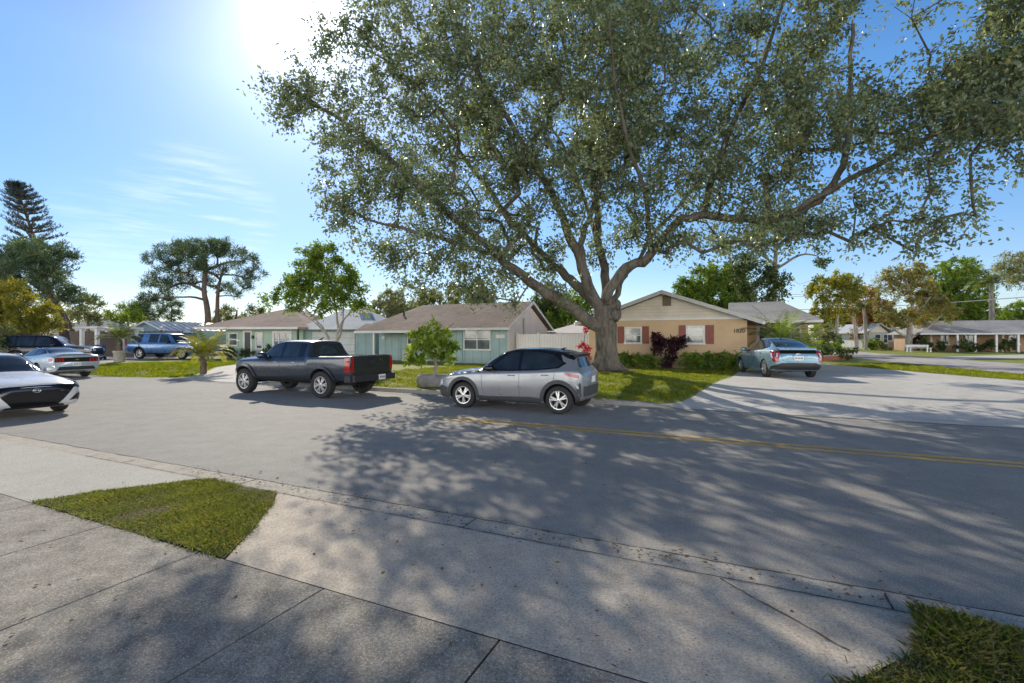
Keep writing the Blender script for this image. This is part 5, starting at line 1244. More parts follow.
# leaning norfolk pine
def norfolk():
    Y = 46; b = bz(78, Y); root = empty('norfolk_pine', b, 0, 'tall leaning conifer with tiered upswept branches', 'tree')
    S_ = Skel(); axis = [at(78, 345, Y)-b, at(66, 320, Y)-b, at(50, 290, Y)-b, at(36, 245, Y)-b, at(24, 208, Y)-b, at(16, 186, Y)-b]
    ids = S_.limb(axis, .30, .04, -1, 10, 0); top = S_.p[ids[-1]]; P_ = []; D_ = []
    for w_ in range(17):
        f = .46+.54*w_/16; q = S_.p[ids[int(f*(len(ids)-1))]]; ln = (1-(w_/16))**.8*2.1+.5; k0 = rng.uniform(0, 6)
        for j in range(7):
            a = k0+2*math.pi*j/7+rng.uniform(-.15, .15); d = Vector((math.cos(a), math.sin(a), .28)); n = 7; par = ids[int(f*(len(ids)-1))]; L1 = ln*rng.uniform(.8, 1.08)
            for i in range(1, n+1):
                t = i/n; c = q+d*L1*t+Vector((0, 0, L1*.16*t*t)); par = S_.node(c, par, .06*(1-t)+.012)
                if i > 1:
                    for _ in range(12): P_.append(c+Vector(rng.normal(size=3))*.07); D_.append(unit(np.array(d)*.8+rng.normal(size=3)*.45+np.array([0, 0, .75])))
    S_.finish('trunk', BARK['brown'], root)
    P_ = np.array([tuple(p) for p in P_]); D_ = np.array(D_); n = len(P_)
    v, t = leaf_mesh(P_, D_, unit(rdir(n)), .34*rng.uniform(.6, 1.1, n), .06*np.ones(n), .45+rng.normal(size=n)*.2, np.zeros(n))
    quads_obj('crown', v, t, LEAF['norfolk'], root)
norfolk()
Y = 42; b = bz(66, Y)
tree('pine_tree', 'dense dark tufted tree below the leaning conifer', b, [([b, at(62, 320, Y), at(50, 295, Y), at(42, 270, Y)], .4, .15, -1), ([at(55, 303, Y), at(70, 290, Y), at(80, 287, Y)], .15, .06, -1), ([at(50, 295, Y), at(25, 280, Y), at(0, 272, Y)], .18, .07, -1)],
     [(c, (r*1.2, r*1.2, r*.7)) for c, r in L_(Y, (8, 262, 0, 1.6), (25, 252, 1, 1.6), (42, 254, -1, 1.6), (55, 262, 0, 1.5), (66, 272, 1, 1.4), (76, 285, 0, 1.1), (20, 272, -2, 1.6), (40, 272, 2, 1.7), (60, 288, -1, 1.3), (72, 297, 0, 1.0), (30, 288, 0, 1.5), (-12, 265, 0, 1.8), (48, 298, 2, 1.0), (80, 297, 1, .7), (-5, 285, 1, 1.8))], 'pine', 'brown', dens=10, K=9, m=8, ll=.4, lw=.07, cr=(.4, .75), gaps=.32, needle=True, tip=.02)
Y = 36; b = bz(16, Y)
tree('broadleaf_tree', 'rounded yellow-topped leafy tree behind the black sport utility', b, [([b, at(20, 340, Y), at(24, 322, Y)], .2, .14, -1), ([at(24, 322, Y), at(36, 305, Y)], .12, .06, -1), ([at(24, 322, Y), at(8, 305, Y)], .12, .06, -1)],
     L_(Y, (25, 287, 0, .9), (38, 298, 0, 1.0), (12, 295, 0, 1.1), (48, 312, 0, .9), (25, 310, -1, 1.3), (0, 312, 0, 1.3), (56, 322, .5, .6), (40, 326, 0, 1.0), (12, 330, 0, 1.2), (-14, 305, 0, 1.8), (-10, 335, 0, 1.6), (26, 278, 0, .5), (2, 325, 1, 1.5), (26, 322, 0, 1.2)), 'yellow', 'grey', dens=26, K=7, m=11, ll=.17, lw=.09, cr=(.35, .6), gaps=.05, dead=.04, tonez=.16)
Y = 31; b = bz(2, Y)
tree('shrub', 'dark bushy shrub at the foot of the yellow-topped tree', b, [([b, at(3, 340, Y)], .08, .05, -1)], L_(Y, (-6, 335, 0, 1.0), (4, 345, 0, .9), (18, 348, .6, .6)), 'olive', 'grey', dens=26, K=6, m=10, ll=.16, lw=.09, cr=(.3, .5))
Y = 52; b = bz(88, Y)
tree('broadleaf_tree', 'hazy grey-green tree above the low grey-roofed house', b, [([b, at(88, 330, Y), at(88, 318, Y)], .2, .1, -1)], L_(Y, (75, 313, 0, 1.3), (88, 308, 0, 1.6), (97, 316, 0, 1.3), (66, 320, 1, 1.3)), 'grey', 'grey', dens=14, K=7, m=9, ll=.24, lw=.13, cr=(.5, .8))
Y = 60; b = bz(128, Y)
tree('broadleaf_tree', 'bright lime tree behind the brick house', b, [([b, at(128, 335, Y), at(128, 322, Y)], .2, .1, -1)], L_(Y, (118, 316, 0, 1.3), (127, 312, 0, 1.4), (138, 316, 0, 1.2), (110, 324, 0, 1.1)), 'lime', 'grey', dens=16, K=7, m=10, ll=.24, lw=.13, cr=(.45, .8))
for u, v0, r, lab in ((142, 308, 1.3, 'small dark pine between the lime tree and the flat-topped pine'), (171, 306, .9, 'slim dark conifer seen over the striped metal roof')):
    Y = 66; b = bz(u, Y)
    tree('pine_tree', lab, b, [([b, at(u, 330, Y), at(u+1, v0, Y)], .2, .06, -1)], [(c, (q*1.4, q*1.4, q*.5)) for c, q in L_(Y, (u, v0, 0, r), (u-7, v0+5, 0, r*.9), (u+6, v0+7, 0, r*.8), (u, v0+14, 0, r*.8))], 'pine', 'brown', dens=16, K=8, m=8, ll=.45, lw=.07, cr=(.4, .7), needle=True, gaps=.1)
for u, v0, Y, lf, lab, rr0 in ((236, 308, 72, 'grey', 'grey bare-looking tree beyond the brown hip roof', 2.0), (256, 312, 75, 'olive', 'low olive tree beyond the brown roof ridge', 1.7), (390, 300, 62, 'grey', 'pale grey-green tree above the roof hip of the teal house', 2.1), (412, 296, 66, 'olive', 'olive tree rising over the stained roof', 2.2), (440, 289, 70, 'grey', 'feathery grey tree over the stained roof ridge', 2.4), (475, 291, 64, 'olive', 'dark olive tree behind the teal house ridge', 2.3)):
    b = bz(u, Y); tree('broadleaf_tree', lab, b, [([b, at(u, v0+20, Y), at(u+1, v0+2, Y)], .25, .1, -1), ([at(u, v0+20, Y), at(u+9, v0+8, Y)], .14, .06, -1)], L_(Y, (u, v0, 0, rr0*.8), (u-12, v0+8, 1, rr0*.75), (u+11, v0+7, 0, rr0*.75), (u-6, v0+16, -1, rr0*.8), (u+6, v0+17, 0, rr0*.8), (u-20, v0+14, 0, rr0*.5)), lf, 'grey', dens=11, K=7, m=9, ll=.28, lw=.14, cr=(.5, .9), gaps=.3)
for u, v0, Y, lab, lf in ((548, 305, 46, 'dark leafy tree behind the cream gable', 'dark'), (572, 312, 44, 'green bushy tree over the white fence beside the oak', 'green')):
    b = bz(u, Y); tree('broadleaf_tree', lab, b, [([b, at(u, v0+15, Y), at(u, v0, Y)], .2, .1, -1)], L_(Y, (u, v0-6, 0, 1.6), (u-10, v0+4, 0, 1.4), (u+12, v0+2, 0, 1.5), (u, v0+12, 0, 1.6), (u+14, v0+14, 0, 1.1), (u-4, v0+22, 0, 1.4)), lf, 'brown', dens=15, K=7, m=10, ll=.22, lw=.12, cr=(.45, .8), gaps=.1)
# multi-stem green tree in front of the mint house
Y = 25.5; b = bz(334, Y)
tree('crape_tree', 'bright green multi-stem tree standing behind the blue pickup truck', b,
     [([b, at(331, 348, Y), at(327, 335, Y), at(318, 322, Y), at(302, 306, Y)], .085, .035, -1), ([b, at(336, 345, Y), at(338, 325, Y), at(334, 300, Y), at(328, 268, Y)], .09, .03, -1), ([at(338, 330, Y), at(347, 316, Y), at(358, 300, Y)], .06, .025, -1), ([at(329, 338, Y), at(312, 320, Y-.3), at(288, 307, Y)], .05, .02, -1), ([at(337, 345, Y+.2), at(342, 328, Y+.3), at(344, 300, Y+.3)], .06, .03, -1)],
     L_(Y, (308, 262, 0, .75), (328, 256, 0, .7), (322, 272, .4, .85), (300, 280, 0, .75), (340, 278, 0, .8), (354, 286, 0, .65), (288, 292, 0, .65), (274, 302, 0, .45), (310, 294, .5, .9), (332, 296, -.4, .85), (350, 303, 0, .6), (296, 306, 0, .5), (322, 310, .4, .5), (362, 308, 0, .3), (316, 250, 0, .35), (340, 262, 0, .4)), 'green', 'pale', dens=48, K=7, m=8, ll=.17, lw=.085, cr=(.25, .5), gaps=.05, out=.7, step=.5, tip=.008, dead=.03)
# trees behind the corner house
Y = 48; b = bz(715, Y)
tree('broadleaf_tree', 'bright green tree showing above the cream gable', b, [([b, at(714, 320, Y), at(712, 300, Y)], .25, .12, -1), ([at(713, 310, Y), at(690, 292, Y)], .12, .05, -1), ([at(713, 310, Y), at(735, 294, Y)], .12, .05, -1)], L_(Y, (688, 288, 0, 1.3), (702, 282, 0, 1.5), (718, 277, 0, 1.6), (733, 282, 0, 1.5), (712, 294, 0, 1.8), (742, 295, 0, 1.3), (695, 302, 0, 1.4), (730, 306, 0, 1.5), (684, 298, 0, .9)), 'green', 'grey', dens=18, K=7, m=10, ll=.27, lw=.14, cr=(.45, .8), gaps=.1)
Y = 36; b = bz(774, Y)
tree('broadleaf_tree', 'tall straight-stemmed tree with airy crown behind the side wing', b, [([b, at(774, 320, Y), at(775, 280, Y), at(776, 245, Y), at(778, 215, Y)], .26, .08, -1), ([at(775, 270, Y), at(800, 255, Y), at(818, 256, Y)], .1, .04, -1), ([at(775, 265, Y), at(755, 250, Y)], .1, .04, -1)],
     L_(Y, (775, 232, 0, 1.6), (800, 250, 0, 1.4), (822, 256, 0, .9), (758, 250, 0, 1.5), (785, 266, 1, 1.5), (808, 272, 0, .9), (752, 275, 0, 1.4), (770, 285, -1, 1.3), (795, 290, 0, 1.1), (760, 300, 0, 1.2), (742, 262, 0, 1.0), (800, 232, 0, 1.2), (785, 306, 1, .9), (745, 290, 1, .8)), 'dark', 'grey', dens=15, K=7, m=9, ll=.22, lw=.11, cr=(.4, .75), gaps=.35)
Y = 44; b = bz(838, Y)
tree('broadleaf_tree', 'yellow-green tree with pale slim trunk beside the side street', b, [([b, at(837, 330, Y), at(838, 310, Y), at(842, 292, Y)], .16, .07, -1)], L_(Y, (838, 283, 0, 1.2), (852, 283, 0, 1.0), (822, 290, 0, 1.3), (845, 296, 0, 1.2), (825, 306, 0, 1.2), (818, 322, 0, 1.0), (835, 318, 1, 1.0), (848, 312, 0, .8), (858, 292, 0, .7), (826, 334, 0, .8)), 'yellow', 'pale', dens=17, K=7, m=10, ll=.23, lw=.12, cr=(.4, .7), gaps=.2, tonez=.06, dead=.03)
Y = 68; b = bz(868, Y)
tree('broadleaf_tree', 'rust-orange autumn tree between the slim palm trunk and the cottage', b, [([b, at(867, 340, Y), at(866, 315, Y), at(866, 300, Y)], .25, .1, -1)], L_(Y, (866, 300, 0, 2.0), (878, 308, 0, 1.8), (862, 316, 0, 1.8), (874, 325, 0, 1.8), (884, 318, 0, 1.4), (862, 332, 0, 1.2), (880, 335, 0, 1.3)), 'rust', 'pale', dens=13, K=7, m=10, ll=.3, lw=.17, cr=(.5, .9), gaps=.2)
Y = 76; b = bz(880, Y)
tree('bare_tree', 'thin grey half-bare tree poking above the rusty tree', b, [([b, at(880, 330, Y), at(878, 300, Y), at(881, 282, Y)], .25, .05, -1)], L_(Y, (876, 288, 0, 1.7), (888, 286, 0, 1.6), (882, 279, 0, 1.2), (892, 298, 0, 1.4)), 'grey', 'grey', dens=9, K=4, m=5, ll=.25, lw=.1, cr=(.6, 1.0), gaps=.3, tip=.02)
Y = 54; b = bz(909, Y)
tree('broadleaf_tree', 'wide mottled green and orange tree with low pale limbs beside the posted carport', b,
     [([b, at(909, 340, Y), at(910, 322, Y), at(912, 300, Y), at(905, 280, Y)], .38, .1, -1), ([at(910, 338, Y), at(925, 330, Y), at(945, 312, Y)], .16, .06, -1), ([at(910, 338, Y), at(895, 330, Y), at(885, 318, Y)], .14, .06, -1), ([at(910, 320, Y), at(928, 300, Y), at(935, 285, Y)], .16, .06, -1)],
     L_(Y, (905, 280, 0, 1.8), (920, 288, 1, 1.8), (892, 295, 0, 1.7), (910, 300, -1, 1.9), (930, 302, 0, 1.6), (888, 312, 0, 1.4), (945, 312, 0, 1.2), (903, 316, 0, 1.3), (925, 318, 1, 1.2), (895, 276, 0, 1.2), (915, 272, 0, 1.1)), 'mottle', 'pale', dens=13, K=6, m=9, ll=.26, lw=.14, cr=(.5, .85), gaps=.3, dead=.26)
Y = 70; b = bz(956, Y)
tree('broadleaf_tree', 'tall rounded green tree behind the grey carport roof', b, [([b, at(956, 330, Y), at(955, 300, Y), at(955, 280, Y)], .4, .15, -1), ([at(956, 318, Y), at(975, 300, Y)], .2, .08, -1)], L_(Y, (958, 270, 0, 2.2), (970, 278, 0, 2.0), (945, 280, 0, 2.2), (955, 292, -1, 2.5), (975, 293, 0, 2.0), (940, 296, 0, 2.0), (960, 308, 0, 2.4), (978, 310, 0, 2.0), (942, 312, 0, 2.0), (968, 322, 0, 2.0), (948, 325, 0, 2.0)), 'green', 'grey', dens=9, K=7, m=11, ll=.33, lw=.17, cr=(.6, 1.05), gaps=.15, tonez=.04)
Y = 40; b = bz(1060, Y)
tree('bare_tree', 'grey drooping half-bare tree at the far end of the side street', b, [([b, at(1058, 320, Y), at(1052, 290, Y), at(1035, 268, Y), at(1012, 262, Y)], .25, .05, -1)], [(c, (r*1.5, r, r*.7)) for c, r in L_(Y, (1012, 262, 0, .9), (1024, 270, 0, 1.1), (1030, 280, 0, .9), (1012, 276, 0, .7), (1040, 262, 0, 1.4), (1004, 270, 0, .5))], 'grey', 'grey', dens=22, K=6, m=8, ll=.2, lw=.08, cr=(.45, .8), gaps=.2, droop=.6)
Y = 78; b = bz(1016, Y)
tree('broadleaf_tree', 'round mid-green tree beyond the end of the grey roof', b, [([b, at(1016, 330, Y), at(1016, 318, Y)], .3, .12, -1)], L_(Y, (1014, 318, 0, 1.9), (1025, 312, 0, 2.2), (1008, 324, 0, 1.5), (1030, 322, 0, 2.0)), 'green', 'grey', dens=9, K=7, m=10, ll=.33, lw=.17, cr=(.6, 1.0))
Y = 95
for u, v0, lf, lab in ((846, 322, 'dark', 'far dark tree behind the low white building'), (1000, 324, 'dark', 'far dark tree past the tall palm'), (925, 315, 'dark', 'far dark tree mass behind the mottled tree')):
    b = bz(u, Y); tree('broadleaf_tree', lab, b, [([b, at(u, v0+8, Y), at(u, v0, Y)], .4, .2, -1)], L_(Y, (u, v0, 0, 3.2), (u-15, v0+6, 0, 2.8), (u+15, v0+5, 0, 2.8), (u, v0+13, 0, 2.8)), lf, 'brown', dens=6, K=7, m=10, ll=.42, lw=.22, cr=(.8, 1.3))

# ---------------------------------------------------------------- palms
def palm(name, label, base, stem, r0, r1, fronds, flen, leafl, mat, barkn='grey', droop=.9, fold=.9, cat='palm', upr=.5, pairs=22, dead=.05, lw=.035):
    reseed(label); base = Vector(base); root = empty(name, base, 0, label, cat); S_ = Skel(); ids = S_.limb([Vector(p)-base for p in stem], r0, r1, -1, 6, .01)
    for q in range(len(ids)): S_.r[ids[q]] *= 1+.10*(q % 2)
    S_.finish('trunk', BARK[barkn], root); top = S_.p[ids[-1]]
    P_, D_, Nn, Ll, Tt = [], [], [], [], []; rb = MB()
    for f in range(fronds):
        a = f*2.39996+rng.uniform(-.2, .2); el = upr+(1-f/fronds)*.75-rng.uniform(0, .25); h = Vector((math.cos(a), math.sin(a), 0)); ln = flen*rng.uniform(.8, 1.1); pts = []; n = 12
        p = top.copy(); ang = el
        for i in range(n+1):
            pts.append(p.copy()); ang -= droop*(.5+.7*f/fronds)*1.25/n*(.4+1.2*i/n); p = p+(h*math.cos(ang)+Vector((0, 0, math.sin(ang))))*ln/n
        rb.tube(pts, [.022*flen/2*(1-i/n*.85) for i in range(n+1)], 4, cap=False); tone = rng.normal()*.15
        for k in range(pairs):
            t = .12+.88*k/pairs; i = min(n-1, int(t*n)); q = pts[i].lerp(pts[i+1], t*n-i); d = (pts[i+1]-pts[i]).normalized(); sd = d.cross(Vector((0, 0, 1))).normalized(); upv = sd.cross(d)
            for sg in (-1, 1):
                P_.append(q); D_.append((sd*sg*.85+d*.55-Vector((0, 0, 1))*fold*.3+upv*.1+Vector(rng.normal(size=3))*.07).normalized()); Nn.append(upv); Ll.append(leafl*math.sin(math.pi*(.12+.85*t))**.7*rng.uniform(.85, 1.1)); Tt.append(.5+tone+rng.normal()*.12)
    n = len(P_); arr = lambda q: np.array([tuple(x) for x in q])
    v, t = leaf_mesh(arr(P_), arr(D_), arr(Nn), np.array(Ll), np.full(n, lw), np.array(Tt), (rng.random(n) < dead)*.9, .1)
    cr_ = quads_obj('crown', v, t, LEAF[mat], root); rb.build('frond_stem', BARK['pale'], root, True); return root
Y = 23.6; b = bz(203.5, Y)
palm('date_palm', 'small yellowing palm with drooping fronds on the bright lawn', b, [b, at(203.5, 366, Y), at(203, 356, Y)], .14, .11, 23, 1.75, .40, 'palmgold', 'brown', droop=1.35, upr=.62, pairs=28, dead=.14, lw=.06)
Y = 62; b = bz(992, Y)
palm('queen_palm', 'tall feathery palm with pale trunk behind the grey roof', b, [b, at(992, 320, Y), at(991, 285, Y)], .34, .2, 22, 3.4, .9, 'palm', 'grey', droop=1.7, upr=.7, lw=.11)
Y = 56; b = bz(857, Y)
palm('cabbage_palm', 'slim bare palm trunk with a small tuft by the side street', b, [b, at(855, 325, Y), at(852, 296, Y)], .2, .15, 16, 1.3, .5, 'palm', 'pale', droop=1.0, lw=.07)
Y = 58; b = bz(866, Y)
palm('cabbage_palm', 'second slim palm trunk crossing the rusty tree', b, [b, at(865.5, 330, Y), at(864, 308, Y)], .19, .15, 14, 1.2, .5, 'palm', 'pale', droop=1.1, lw=.07)
Y = 22.3; x = (778-UC)/F*Y; b = Vector((x, Y, zl(x, Y)))
palm('sago_palm', 'bushy feather palm in front of the side wing porch', b, [b, b+Vector((0, 0, .6)), b+Vector((.02, 0, 1.25))], .16, .14, 28, 2.0, .40, 'green', 'brown', droop=1.2, upr=.6, pairs=24, lw=.05)
Y = 22.6; x = (800-UC)/F*Y; b = Vector((x, Y, zl(x, Y)))
palm('sago_palm', 'smaller feather palm at the end of the side wing', b, [b, b+Vector((0, 0, .5)), b+Vector((.02, 0, 1.0))], .12, .11, 22, 1.7, .36, 'green', 'brown', droop=1.2, upr=.6, pairs=20, lw=.04)

# potted palm: tall tapered stone pot and the palm standing in it
pb = onz(119.5, 362, .2); pot = MB(); pot.lathe([(.0, 0), (.30, 0), (.31, .1), (.33, .55), (.36, .62), (.39, .64), (.39, .74), (.33, .75), (.32, .68), (.001, .67)], 20); po = pot.build('planter_pot', simple('stone_pot', (.33, .30, .26), .9, var=.25, bmp=.3), None, True, 40, fix=True)
po.location = (pb.x, pb.y, zl(pb.x, pb.y)); tag(po, 'tall stone pot at the lawn corner holding a palm', 'planter')
b = Vector((pb.x, pb.y, po.location.z+.66)); palm('potted_palm', 'bushy palm growing in the tall stone pot', b, [b, b+Vector((0, 0, .45)), b+Vector((-.03, 0, .85))], .17, .16, 22, 1.7, .42, 'palm', 'brown', droop=1.3, upr=.55, lw=.055)
# low stone planter at the kerb with a young leafy tree
Y = 16.9; x = (432-UC)/F*Y; bowl = MB()
prof = [(.0, 0), (.44, 0), (.52, .10), (.55, .26), (.52, .38), (.47, .42), (.43, .40), (.42, .34), (.001, .33)]
bowl.lathe(prof, 22); bo = bowl.build('planter_bowl', simple('weathered_stone', (.25, .235, .22), .9, var=.35, scale=4, bmp=.5, bscale=20), None, True, 45, fix=True)
for v_ in bo.data.vertices: a = math.atan2(v_.co.y, v_.co.x); f = 1+.04*math.sin(5*a)+.03*math.sin(9*a+1); v_.co.x *= f; v_.co.y *= f*.9
bo.location = (x, Y, zl(x, Y)-.02); tag(bo, 'low weathered stone planter bowl on the verge by the kerb', 'planter')
b = Vector((x+.06, Y, bo.location.z+.33))
tree('young_tree', 'bright leafy young tree growing from the stone planter bowl', b, [([b, at(436, 366, Y), at(432, 356, Y), at(434, 340, Y)], .07, .03, -1), ([at(433, 360, Y), at(422, 346, Y)], .03, .015, -1), ([at(433, 358, Y), at(446, 346, Y)], .03, .015, -1)],
     L_(Y, (434, 331, 0, .27), (424, 340, 0, .35), (444, 342, .2, .36), (432, 350, -.3, .42), (417, 351, 0, .3), (449, 353, 0, .32), (425, 360, 0, .3), (441, 362, 0, .28), (434, 342, .4, .4), (412, 358, .1, .18), (455, 346, .1, .16), (418, 336, 0, .16)), 'lime', 'pale', dens=75, K=6, m=5, ll=.2, lw=.11, cr=(.14, .34), gaps=.05, out=.9, step=.3, tip=.006, dead=0, jit=.03)

# ---------------------------------------------------------------- shrubs and hedges
def shrub(name, label, base, lobes, leaf, dens=60, K=6, m=7, ll=.12, lw=.07, cr=(.14, .26), stems=5, group=None, cat='shrub', out=.6, gaps=.0, dead=.02):
    reseed(label); base = Vector(base); root = empty(name, base, 0, label, cat, group); S_ = Skel(); S_.node((0, 0, 0), -1, .03)
    T_ = lobe_points([(tuple(Vector(c)-base), r) for c, r in lobes], dens, .3, gaps); S_.grow(T_, .35, .1, .03); S_.finish('stem', BARK['brown'], root, tip=.005)
    v, t = sprays(T_, rng.uniform(cr[0], cr[1], len(T_)), K, m, ll, lw, T_.mean(0)-np.array([0, 0, .3]), out, .3, .2, dead, .5, .03)
    quads_obj('foliage', v, t, LEAF[leaf], root); return root
def crow(x, y, z=0): p = C.w(x, y); return Vector((p.x, p.y, zl(p.x, p.y)+z))
xs0, xs1 = C.x(608, -.6), C.x(655, -.6)
shrub('hedge', 'low clipped green hedge under the shuttered window nearest the oak', crow((xs0+xs1)/2, -.75), [(crow(xs0+(xs1-xs0)*i/7, -.75, .33), (.42, .36, .36)) for i in range(8)], 'green', dens=95, ll=.15, lw=.085, cr=(.12, .26), cat='hedge')
xs0, xs1 = C.x(690, -.9), C.x(737, -.9)
shrub('hedge', 'low green hedge between the plum shrub and the pale blue hatchback', crow((xs0+xs1)/2, -.9), [(crow(xs0+(xs1-xs0)*i/7, -.9, .36), (.42, .42, .42)) for i in range(8)], 'green', dens=95, ll=.15, lw=.085, cr=(.12, .26), cat='hedge')
b = crow(C.x(667, -1.0), -1.0)
shrub('plum_shrub', 'dark plum-leaved shrub between the two shuttered windows', b, [(b+Vector((dx*.78, dy, z*.95)), r*.8) for dx, dy, z, r in ((-.55, 0, 1.55, .33), (-.25, 0, 1.2, .4), (.2, 0, 1.3, .38), (.55, 0, 1.25, .33), (-.45, 0, .95, .3), (.1, -.2, .8, .35), (.3, .1, .5, .25), (-.6, .1, 1.25, .25), (.75, 0, 1.4, .2), (0, 0, .3, .2))], 'purple', dens=150, ll=.22, lw=.085, cr=(.15, .28), out=.9, K=6, m=5)
b = Vector((TREE.x-1.05, TREE.y-.1, zl(TREE.x-1.05, TREE.y-.1)))
shrub('ti_plant', 'scarlet-leaved plant against the oak trunk', b, [(b+Vector((dx, 0, z)), r) for dx, z, r in ((.22, 1.72, .15), (.02, 1.05, .18), (.24, .95, .14), (.14, .72, .16), (.28, .55, .1))], 'red', dens=230, ll=.15, lw=.07, cr=(.08, .15), K=5, m=4, dead=0)
# mint house beds
for u, h, r, lab in ((268, .75, .42, 'round clipped bush beside the mint house white window'), (246, .55, .36, 'low dark bush by the mint house door'), (228, .6, .5, 'dark bush at the corner of the mint house')):
    x = A.x(u, -.9); p = A.w(x, -.9); b = Vector((p.x, p.y, zl(p.x, p.y))); shrub('bush', lab, b, [(b+Vector((0, 0, h)), r), (b+Vector((.25, .1, h*.7)), r*.8), (b+Vector((-.25, 0, h*.7)), r*.8)], 'dark', dens=100, cr=(.12, .22))
# right-hand background planting
def bed(name, lab, Y, rows, leaf, dens=30, ll=.2, lw=.12, cr=(.2, .4), cat='shrub', **kw):
    pts = [(at(u, v, Y), r) for u, v, r in rows]; ub = sum(q[0] for q in rows)/len(rows); x = (ub-UC)/F*Y; b = Vector((x, Y, zl(x, Y))); shrub(name, lab, b, pts, leaf, dens, 6, 7, ll, lw, cr, cat=cat, **kw)
bed('hedge', 'clipped yellow-lime hedge behind the brick planter wall', 34.5, [(u, 347, (.45, .45, .36)) for u in (812, 818, 824, 830, 836)], 'lime', cat='hedge')
bed('hedge', 'dark green hedge along the brick planter wall', 32.5, [(u, 354, (.42, .4, .36)) for u in (822, 828, 834, 840, 846, 850)], 'dark', cat='hedge')
bed('shrub', 'pinkish twiggy shrub beside the side wing', 36, [(818, 335, .7), (824, 330, .6), (828, 338, .6)], 'grey', gaps=.2)
bed('shrub', 'green mounded shrub above the lime hedge', 38, [(830, 340, .7), (838, 341, .5), (824, 342, .5)], 'green')
bed('shrub', 'leafy green shrub at the white-gabled cottage corner', 60, [(872, 343, .8), (869, 347, .7), (876, 347, .7)], 'green', dens=16, ll=.3, lw=.2)
bed('shrub', 'pale olive shrub in front of the cottage', 58, [(880, 347, .7), (885, 348, .6)], 'olive', dens=16, ll=.25, lw=.15)
bed('hedge', 'dark bushes under the carport windows', 51.6, [(u, 346, (.9, .6, .6)) for u in (964, 972, 980, 988, 996, 1004, 1012)], 'dark', dens=13, ll=.3, lw=.2, cat='hedge')
bed('hedge', 'dark bushes beside the peach wall below the mottled tree', 52.8, [(u, 346, (.8, .6, .6)) for u in (924, 931, 938)], 'dark', dens=13, ll=.3, lw=.2, cat='hedge')
bed('shrub', 'dark reddish shrub at the foot of the mottled tree', 55, [(917, 344, .8), (914, 338, .6), (920, 340, .5)], 'purple', dens=16, ll=.3, lw=.16)
# ================================================================ grass, litter, small things
def in_poly(P_, poly):
    x, y = P_[:, 0], P_[:, 1]; c = np.zeros(len(P_), bool); j = len(poly)-1
    for i in range(len(poly)):
        xi, yi, xj, yj = poly[i][0], poly[i][1], poly[j][0], poly[j][1]
        k = ((yi > y) != (yj > y)) & (x < (xj-xi)*(y-yi)/(yj-yi+1e-12)+xi); c ^= k; j = i
    return c
def grass(name, label, poly, n, h, w_, zf, dead=.12, patch=.5, lean=.5, leaf='grass'):
    xs = [p[0] for p in poly]; ys = [p[1] for p in poly]
    P_ = np.column_stack([rng.uniform(min(xs), max(xs), n), rng.uniform(min(ys), max(ys), n)]); P_ = P_[in_poly(P_, poly)]; P_ = P_+rng.normal(size=P_.shape)*np.where(rng.random((len(P_), 1)) < .05, .07, .02); P_ = P_[np.hypot(P_[:, 0]-TREE.x, (P_[:, 1]-TREE.y)*1.1) > 1.25]
    ph = rng.uniform(0, 6, 6)
    f = np.sin(P_[:, 0]*2.3+ph[0])*np.sin(P_[:, 1]*2.7+ph[1])+.7*np.sin(P_[:, 0]*5.3+P_[:, 1]*3.1+ph[2])+.5*np.sin(P_[:, 0]*9-P_[:, 1]*7+ph[3])
    keep = rng.random(len(P_)) < np.clip(1-patch+f*patch*.55+.15, .06, 1); P_ = P_[keep]; f = f[keep]
    m = len(P_); z = np.array([zf(x, y) for x, y in P_]); b = np.column_stack([P_, z])
    a = rng.uniform(0, 6.283, m); l = rng.uniform(.1, lean, m); d = unit(np.column_stack([np.cos(a)*l, np.sin(a)*l, np.ones(m)])); hh = h*rng.uniform(.45, 1.25, m)*np.clip(1+.45*f, .35, 1.9)
    s = np.column_stack([-np.sin(a+rng.normal(size=m)), np.cos(a), np.zeros(m)])*(w_*rng.uniform(.7, 1.3, m))[:, None]*.5
    tip = b+d*hh[:, None]+np.column_stack([np.cos(a), np.sin(a), np.full(m, -.25)])*(hh*.35)[:, None]; mid = b+d*(hh*.6)[:, None]
    v = np.stack([b-s, b+s, mid+s*.8, tip, mid-s*.8], 1).reshape(-1, 3)
    tt = np.repeat(np.stack([.45+f*.18+rng.normal(size=m)*.2, (rng.random(m) < dead)*rng.uniform(.4, 1, m)], 1), 5, 0)
    o = quads_obj(name, v, tt, LEAF[leaf], None, 5); return tag(o, label, 'grass', None, 'stuff')
vz = lambda x, y: .02
grass('grass', 'patchy weedy grass wedge beside the sidewalk', [tuple(p) for p in VERGE[0]], 150000, .030, .0065, vz, .42, .42, 1.6, 'turf')
V2 = polyst([(.2, 2.6), (3.2, 2.6), (3.2, 3.97), (1.05, 3.97), (.95, 3.6), (.6, 3.1)])
grass('grass', 'shaggy green grass corner by the gutter', [tuple(p) for p in V2], 150000, .052, .006, vz, .5, .5, 1.3, 'turf')
ML = [RF(-1.95, 13.3), RF(-1.3, 15), RF(-.8, 18), RF(-.4, 21), RF(-.4, 23.7), RF(-7.4, 23.7), RF(-9, 20), RF(-9, 13.3)]
grass('grass', 'shaded lawn under the spreading oak', [tuple(p.xy) for p in ML], 120000, .06, .012, zl, .1, .3)
LL = [Vector((-24, 23.5)), RF(-24, 13.3), RF(-23.2, 13.6), Vector((-14.9, 22.6)), Vector((-16.4, 27)), Vector((-17.3, 34)), Vector((-24, 32)), Vector((-26, 29))]
grass('grass', 'sunlit bright lawn in front of the mint house', [tuple(p.xy) for p in LL], 90000, .07, .018, zl, .05, .2)
